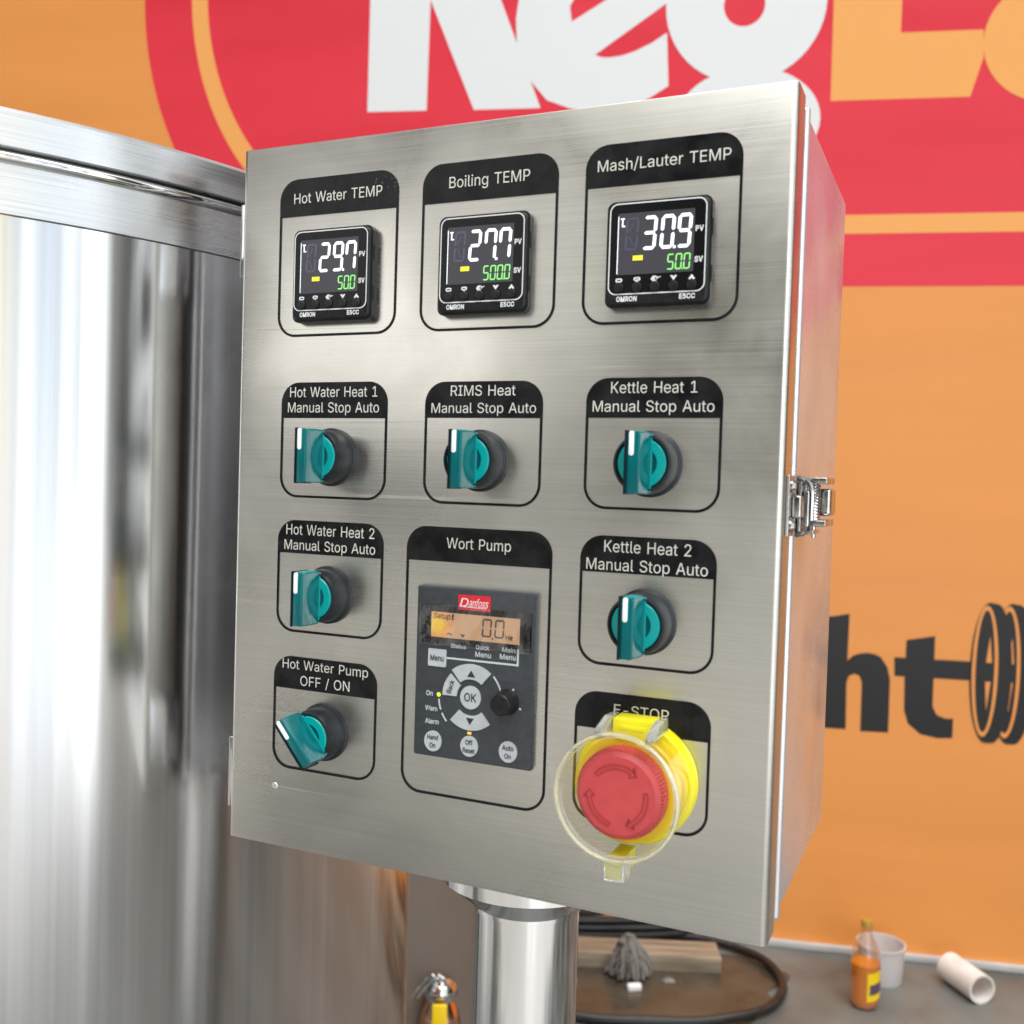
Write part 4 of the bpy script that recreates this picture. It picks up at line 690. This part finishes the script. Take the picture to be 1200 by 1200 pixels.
k_ = key('menu_key', [rr(X(176.1), Z(358.2), 13.6*K, 11.8*K, 0.9*K)]); on_key('key_lettering', T('Menu', 171.2, 181.2, 360.2, 356.4), k_)
k_ = key('up_key', [arc_band(X(202), Z(382.4), 12.2*K, 22.4*K, 50, 130)]); on_key('key_lettering', UV([[(199.4, 368.6), (205.0, 368.6), (202.2, 364.4)]]), k_)
k_ = key('down_key', [arc_band(X(202), Z(382.4), 12.2*K, 22.0*K, 228, 312)]); on_key('key_lettering', UV([[(199.4, 396.2), (205.0, 396.2), (202.2, 400.4)]]), k_)
k_ = key('back_key', [arc_band(X(202), Z(382.4), 10.4*K, 21.0*K, 136, 181)])
bk = text('Back', -4.6*K, 4.6*K, -1.6*K, 1.6*K)
ca, sa = math.cos(R(72)), math.sin(R(72))
on_key('key_lettering', [[(X(187.0) + p[0]*ca - p[1]*sa, Z(376.6) + p[0]*sa + p[1]*ca) for p in l] for l in bk], k_)
k_ = key('ok_key', [ell(X(202), Z(382.4), 7.6*K, 7.8*K, 40)]); on_key('key_lettering', T('OK', 197.6, 206.4, 385.0, 379.6), k_)
for u_, lab, l1, l2, x1, x2 in ((174.6, 'hand_key', 'Hand', 'On', 4.0, 2.2), (202.0, 'reset_key', 'Off', 'Reset', 2.6, 4.4), (230.4, 'auto_key', 'Auto', 'On', 4.0, 2.2)):
    k_ = key(lab, [ell(X(u_), Z(415.0), 6.5*K, 7.0*K, 36)]); on_key('key_lettering', T(l1, u_-x1, u_+x1, 413.9, 410.8) + T(l2, u_-x2, u_+x2, 419.4, 416.3), k_)
pl = T('Status', 186.0, 197.4, 350.4, 347.8) + T('Quick', 204.6, 214.4, 349.8, 347.0) + T('Menu', 204.4, 215.8, 354.8, 351.4) + T('Main', 224.0, 233.2, 349.6, 346.8) + T('Menu', 222.4, 233.6, 354.6, 351.2)
pl += T('On', 168.3, 173.2, 384.4, 381.2) + T('Warn', 167.9, 177.0, 394.6, 391.4) + T('Alarm', 168.1, 178.4, 403.4, 400.2)
pl += UV([[(183.2, 357.2), (234.6, 357.0), (234.6, 347.2), (235.8, 347.2), (235.8, 358.1), (183.2, 358.3)]])
pl += [arc_band(X(202), Z(382.4), 22.0*K, 23.0*K, 5, 44), arc_band(X(202), Z(384.4), 23.4*K, 24.4*K, 184, 201), arc_band(X(202), Z(384.4), 23.4*K, 24.4*K, 207, 222)]
pl += [ell(X(a), Z(b), 0.7*K, 0.7*K, 10) for a, b in ((218.3, 384.5), (232.7, 373.9), (237.9, 385.9))]
flat('printed_legend', pl, Y(4.5), M['pale_line'], pad, bold=0.10*K)
flat('indicator_lamp', [ell(X(178.0), Z(383.0), 1.5*K, 1.5*K, 16)], Y(4.75), M['led_yellow'], pad)
flat('indicator_lamp', [rr(X(201.8), Z(406.3), 3.0*K, 1.7*K, 0.2*K)], Y(4.75), M['led_orange'], pad)
bm = bmesh.new(); lathe(bm, [(8.6*K, 0), (8.6*K, 1*K), (7.8*K, 2*K), (7.2*K, 11.5*K), (6.4*K, 12.4*K), (0.3*K, 12.4*K)], 'Y', 30); box(bm, -0.8*K, 0.8*K, -12.9*K, -12.2*K, -1*K, 6*K)
build('dial', bm, M['black_plastic'], pad, loc=(X(228.4), Y(4.2), Z(382.4)), rot=(0, R(-60), 0))

# ---- emergency stop with flip-up clear guard
EC = (X(318.5), Y(0), Z(420.2))
bm = bmesh.new(); lathe(bm, [(36.6*K, 0), (37.6*K, 0.8*K), (37.6*K, 12.5*K), (36.6*K, 14*K), (28*K, 14.2*K), (27*K, 13*K), (0.5*K, 13*K)], 'Y', 72)
es = build('emergency_stop', bm, M['stop_yellow'], cab, loc=EC); es['label'] = 'red emergency stop button in a yellow ring under a clear guard'
bm = bmesh.new(); lathe(bm, [(33.8*K, 13.2*K), (33.4*K, 25.5*K), (32.0*K, 27*K), (22*K, 27*K), (0.5*K, 25*K)], 'Y', 64); build('collar', bm, M['shaded_yellow'], es)
bm = bmesh.new(); prof = [(14*K, 25*K), (24.6*K, 27.2*K), (26.4*K, 29.5*K), (26.6*K, 38.5*K), (25.8*K, 41.5*K), (23.0*K, 43.6*K), (17*K, 44.2*K), (0.4*K, 44.0*K)]
SEGN = 150; rings = []
for j, (r, h) in enumerate(prof):
    rings.append([bm.verts.new(((r + (0.9*K*(k % 2) if 2 <= j <= 3 else 0))*math.cos(2*PI*k/SEGN), -h, (r + (0.9*K*(k % 2) if 2 <= j <= 3 else 0))*math.sin(2*PI*k/SEGN))) for k in range(SEGN)])
for a, b in zip(rings, rings[1:]):
    for i in range(SEGN): bm.faces.new((a[i], a[(i+1) % SEGN], b[(i+1) % SEGN], b[i]))
bm.faces.new(rings[0][::-1]); bm.faces.new(rings[-1])
red = build('push_button', bm, M['stop_red'], es, angle=28)
def arrow(a0, a1):                                     # clockwise arrow from a0 down to a1 (degrees)
    sgn = -1; n = 14; r0, r1 = 16.2, 18.6
    body = arc_band(0, 0, r0, r1, a0, a1, n)
    tip = a1 - 13
    head = [(13.9*math.cos(R(a1)), 13.9*math.sin(R(a1))), (20.9*math.cos(R(a1)), 20.9*math.sin(R(a1))), (17.2*math.cos(R(tip)), 17.2*math.sin(R(tip)))]
    return [body[:n+1] + [head[1], head[2], head[0]] + body[n+1:]]
def grow(lp, d):
    n = len(lp); out = []
    A = sum(lp[i][0]*lp[(i+1) % n][1] - lp[(i+1) % n][0]*lp[i][1] for i in range(n)); s = 1 if A > 0 else -1
    for i in range(n):
        p, q, r = lp[i-1], lp[i], lp[(i+1) % n]
        t = Vector((r[0]-p[0], r[1]-p[1])); t.normalize(); out.append((q[0] + s*t.y*d, q[1] - s*t.x*d))
    return out
for a0, a1 in ((140, 62), (14, -58), (256, 186)):
    lp = arrow(a0, a1)[0]
    flat('arrow_mark', S([grow(lp, 0.35), grow(lp, -0.45)]), -44.1*K, M['stop_red_deep'], red, thick=0.5*K)
# clear guard: cup wall, moulded front rim, hinge lugs, latch tab
bm = bmesh.new(); lathe(bm, [(37.0*K, 15*K), (37.2*K, 46*K)], 'Y', 72, caps=False); lathe(bm, [(35.2*K, 46*K), (35.0*K, 15*K)], 'Y', 72, caps=False)
guard = build('guard', bm, M['clear'], es)
bm = bmesh.new(); lathe(bm, [(36.3*K, 45.6*K), (37.8*K, 45.6*K), (38.4*K, 47.4*K), (37.9*K, 49.4*K), (36.8*K, 49.6*K), (36.1*K, 48.2*K), (36.3*K, 45.6*K)], 'Y', 80, caps=False)
build('guard_rim', bm, M['clear_rim'], guard)
bm = bmesh.new(); lathe(bm, [(34.9*K, 44.5*K), (35.5*K, 44.5*K), (35.6*K, 47.6*K), (35.0*K, 47.8*K), (34.9*K, 44.5*K)], 'Y', 80, caps=False); build('guard_lip', bm, M['clear_lug'], guard)
bm = bmesh.new(); box(bm, -9.5*K, 16.5*K, -29*K, -12*K, 30*K, 42.5*K, 1.2*K); box(bm, -5*K, 11*K, -29.6*K, -28.9*K, 36*K, 38.5*K, 0.2*K); build('hinge_block', bm, M['stop_yellow'], es)
for sx in (-1, 1):
    pr = [(-15, 35), (-15, 43.2), (-30, 43.8), (-49, 38.6), (-49, 34.8), (-40, 34.8)]
    bm = bmesh.new(); x0, x1 = sorted((3.5*K + sx*13.4*K, 3.5*K + sx*17.8*K)); a = [bm.verts.new((x0, y*K, z*K)) for y, z in pr]; b = [bm.verts.new((x1, y*K, z*K)) for y, z in pr]; n = len(a)
    for i in range(n): bm.faces.new((a[i], a[(i+1) % n], b[(i+1) % n], b[i]))
    bm.faces.new(a[::-1]); bm.faces.new(b); bevel(bm, bm.edges[:], 0.7*K, 2)
    build('hinge_lug', bm, M['clear_lug'], guard)
bm = bmesh.new(); box(bm, -6*K, 6.5*K, -47*K, -43.5*K, -50*K, -36*K, 1.0*K); box(bm, 4.2*K, 6.5*K, -43.5*K, -32*K, -50*K, -37*K, 0.8*K); build('latch_tab', bm, M['clear_lug'], guard)
bm = bmesh.new(); box(bm, -6.5*K, 3.6*K, -42.5*K, -14*K, -49*K, -37.7*K, 1.0*K); build('latch_tongue', bm, M['stop_yellow'], es)

# ------------------------------------------------------------------ things on the floor by the wall
bot = empty('soda_bottle', (0.931, 2.563, 0))
tag(bot, 'clear plastic bottle of orange soda with yellow and purple label on the floor', 'bottle')
bm = bmesh.new(); lathe(bm, [(0.012, 0.004), (0.026, 0.0), (0.034, 0.008), (0.0365, 0.022), (0.0355, 0.06), (0.036, 0.095), (0.0365, 0.125), (0.0335, 0.142), (0.026, 0.160), (0.017, 0.178), (0.0125, 0.190), (0.0125, 0.198), (0.016, 0.199), (0.016, 0.202), (0.0125, 0.203), (0.0125, 0.212)], seg=40); build('bottle_body', bm, M['bottle_clear'], bot)
bm = bmesh.new(); lathe(bm, [(0.012, 0.006), (0.025, 0.002), (0.0325, 0.010), (0.035, 0.024), (0.0342, 0.06), (0.0345, 0.095), (0.0352, 0.112), (0.001, 0.113)], seg=40); build('soda', bm, M['soda'], bot)
bm = bmesh.new(); lathe(bm, [(0.0145, 0.203), (0.0148, 0.219), (0.0135, 0.221), (0.001, 0.221)], seg=30); build('cap', bm, M['cap'], bot)
def patch(name, a0, a1, prof, m):
    bm = bmesh.new(); n = 14; cols = []
    for i in range(n+1):
        a = R(a0 + (a1-a0)*i/n); cols.append([bm.verts.new((r*math.cos(a), r*math.sin(a), z + 0.014*(i/n - 0.5))) for r, z in prof])
    for i in range(n):
        for j in range(len(prof)-1): bm.faces.new((cols[i][j], cols[i+1][j], cols[i+1][j+1], cols[i][j+1]))
    return build(name, bm, m, bot)
patch('label_print', -100, 45, [(0.0371, 0.032), (0.0368, 0.104)], M['label_yellow'])
patch('label_stripe', -90, 45, [(0.0376, 0.050), (0.0374, 0.076)], M['purple'])

cup = bmesh.new(); lathe(cup, [(0.002, 0.003), (0.055, 0.0), (0.0565, 0.004), (0.0605, 0.092), (0.063, 0.093), (0.063, 0.098), (0.059, 0.098), (0.0545, 0.006), (0.002, 0.006)], seg=44)
tag(build('plastic_cup', cup, M['frosted'], loc=(1.024, 2.71, 0)), 'frosted white plastic cup standing behind the soda bottle by the wall', 'cup')

pb = bmesh.new(); lathe(pb, [(0.030, -0.065), (0.0375, -0.065), (0.0375, 0.065), (0.0325, 0.065), (0.0325, -0.065)], seg=44, caps=False)
tag(build('tube_offcut', pb, M['pvc'], loc=(1.226, 2.65, 0.0376), rot=(R(97) - R(7), 0, R(14))), 'short cream tube lying on its side on the floor by the wall', 'tube')

wp = bmesh.new(); ring = [wp.verts.new((0.36 + (0.385 + 0.03*math.sin(5*t) + 0.02*math.sin(11*t))*math.cos(t), 2.655 + (0.26 + 0.03*math.sin(4*t + 1) + 0.012*math.sin(13*t))*math.sin(t), 0.004)) for t in [2*PI*k/120 for k in range(120)]]
wp.faces.new(ring); tag(build('wet_floor_patch', wp, M['wet'], smooth=False), kind='structure')
hb = bmesh.new()
tube(hb, [(0.36 + 0.385*math.cos(2*PI*k/90), 2.665 + 0.255*math.sin(2*PI*k/90) + 0.012*math.sin(6*PI*k/90), 0.0155 + 0.003*math.sin(10*PI*k/90)**2) for k in range(90)], 0.0115, 10, True)
tag(build('hose_loop', hb, M['hose']), 'black rubber hose lying in a wide loop round the plank on the floor', 'hose')
hb = bmesh.new(); pts = []
for k in range(150):
    a = 2*PI*k/50; q = 0.25 + 0.012*math.sin(k*0.7); pts.append((0.30 + q*math.cos(a), 2.93 + 0.07*math.sin(a) + 0.006*math.sin(k*0.37), 0.012 + 0.021*(k/50)))
tube(hb, pts, 0.0115, 8)
tag(build('hose_coil', hb, M['hose']), 'black hose coiled in a heap behind the plank at the foot of the wall', 'hose')

pk = bmesh.new(); box(pk, -0.34, 0.34, -0.05, 0.05, 0.0, 0.044, 0.003)
tag(build('wood_plank', pk, M['wood'], loc=(0.26, 2.765, 0.0), rot=(0, 0, R(-2))), 'weathered wooden plank lying on the dark floor behind the pole', 'plank')

mb = bmesh.new(); random.seed(11)
for k in range(190):                                    # strands hanging from a bound top
    a = random.uniform(0, 2*PI); q = random.random()**0.5; r0, r1 = 0.010*q, (0.036 + 0.030*random.random())*(0.35 + 0.65*q)
    h0 = 0.100 + 0.014*random.random(); zb = 0.006 + 0.016*random.random()
    pts = []
    for j in range(7):
        f = j/6; rad = r0 + (r1 - r0)*f**0.75 + 0.004*math.sin(f*7 + k); w = a + 0.25*math.sin(f*3 + k)
        pts.append((rad*math.cos(w), 0.75*rad*math.sin(w), zb + (h0 - zb)*(1 - f**1.2)))
    tube(mb, pts, 0.0038, 5)
tag(build('mop_head', mb, M['rag'], loc=(0.345, 2.672, 0), angle=80), 'grey stringy mop head slumped against the wooden plank', 'mop head')
wb = bmesh.new(); box(wb, -0.019, 0.019, -0.010, 0.010, 0.0, 0.02, 0.006, 3)
tag(build('plastic_fitting', wb, M['white_plastic'], loc=(0.352, 2.600, 0.0), rot=(0, 0, R(12))), 'small bright white plastic fitting on the floor before the mop head', 'fitting')
wb = bmesh.new(); bmesh.ops.create_icosphere(wb, subdivisions=2, radius=0.014)
for v in wb.verts: v.co = Vector((v.co.x*1.3, v.co.y, v.co.z*0.45)) * (1 + 0.15*math.sin(v.co.x*310 + v.co.y*190))
tag(build('pebble', wb, M['rag'], loc=(0.449, 2.650, 0.0055)), 'small grey pebble on the floor right of the white fitting', 'pebble')
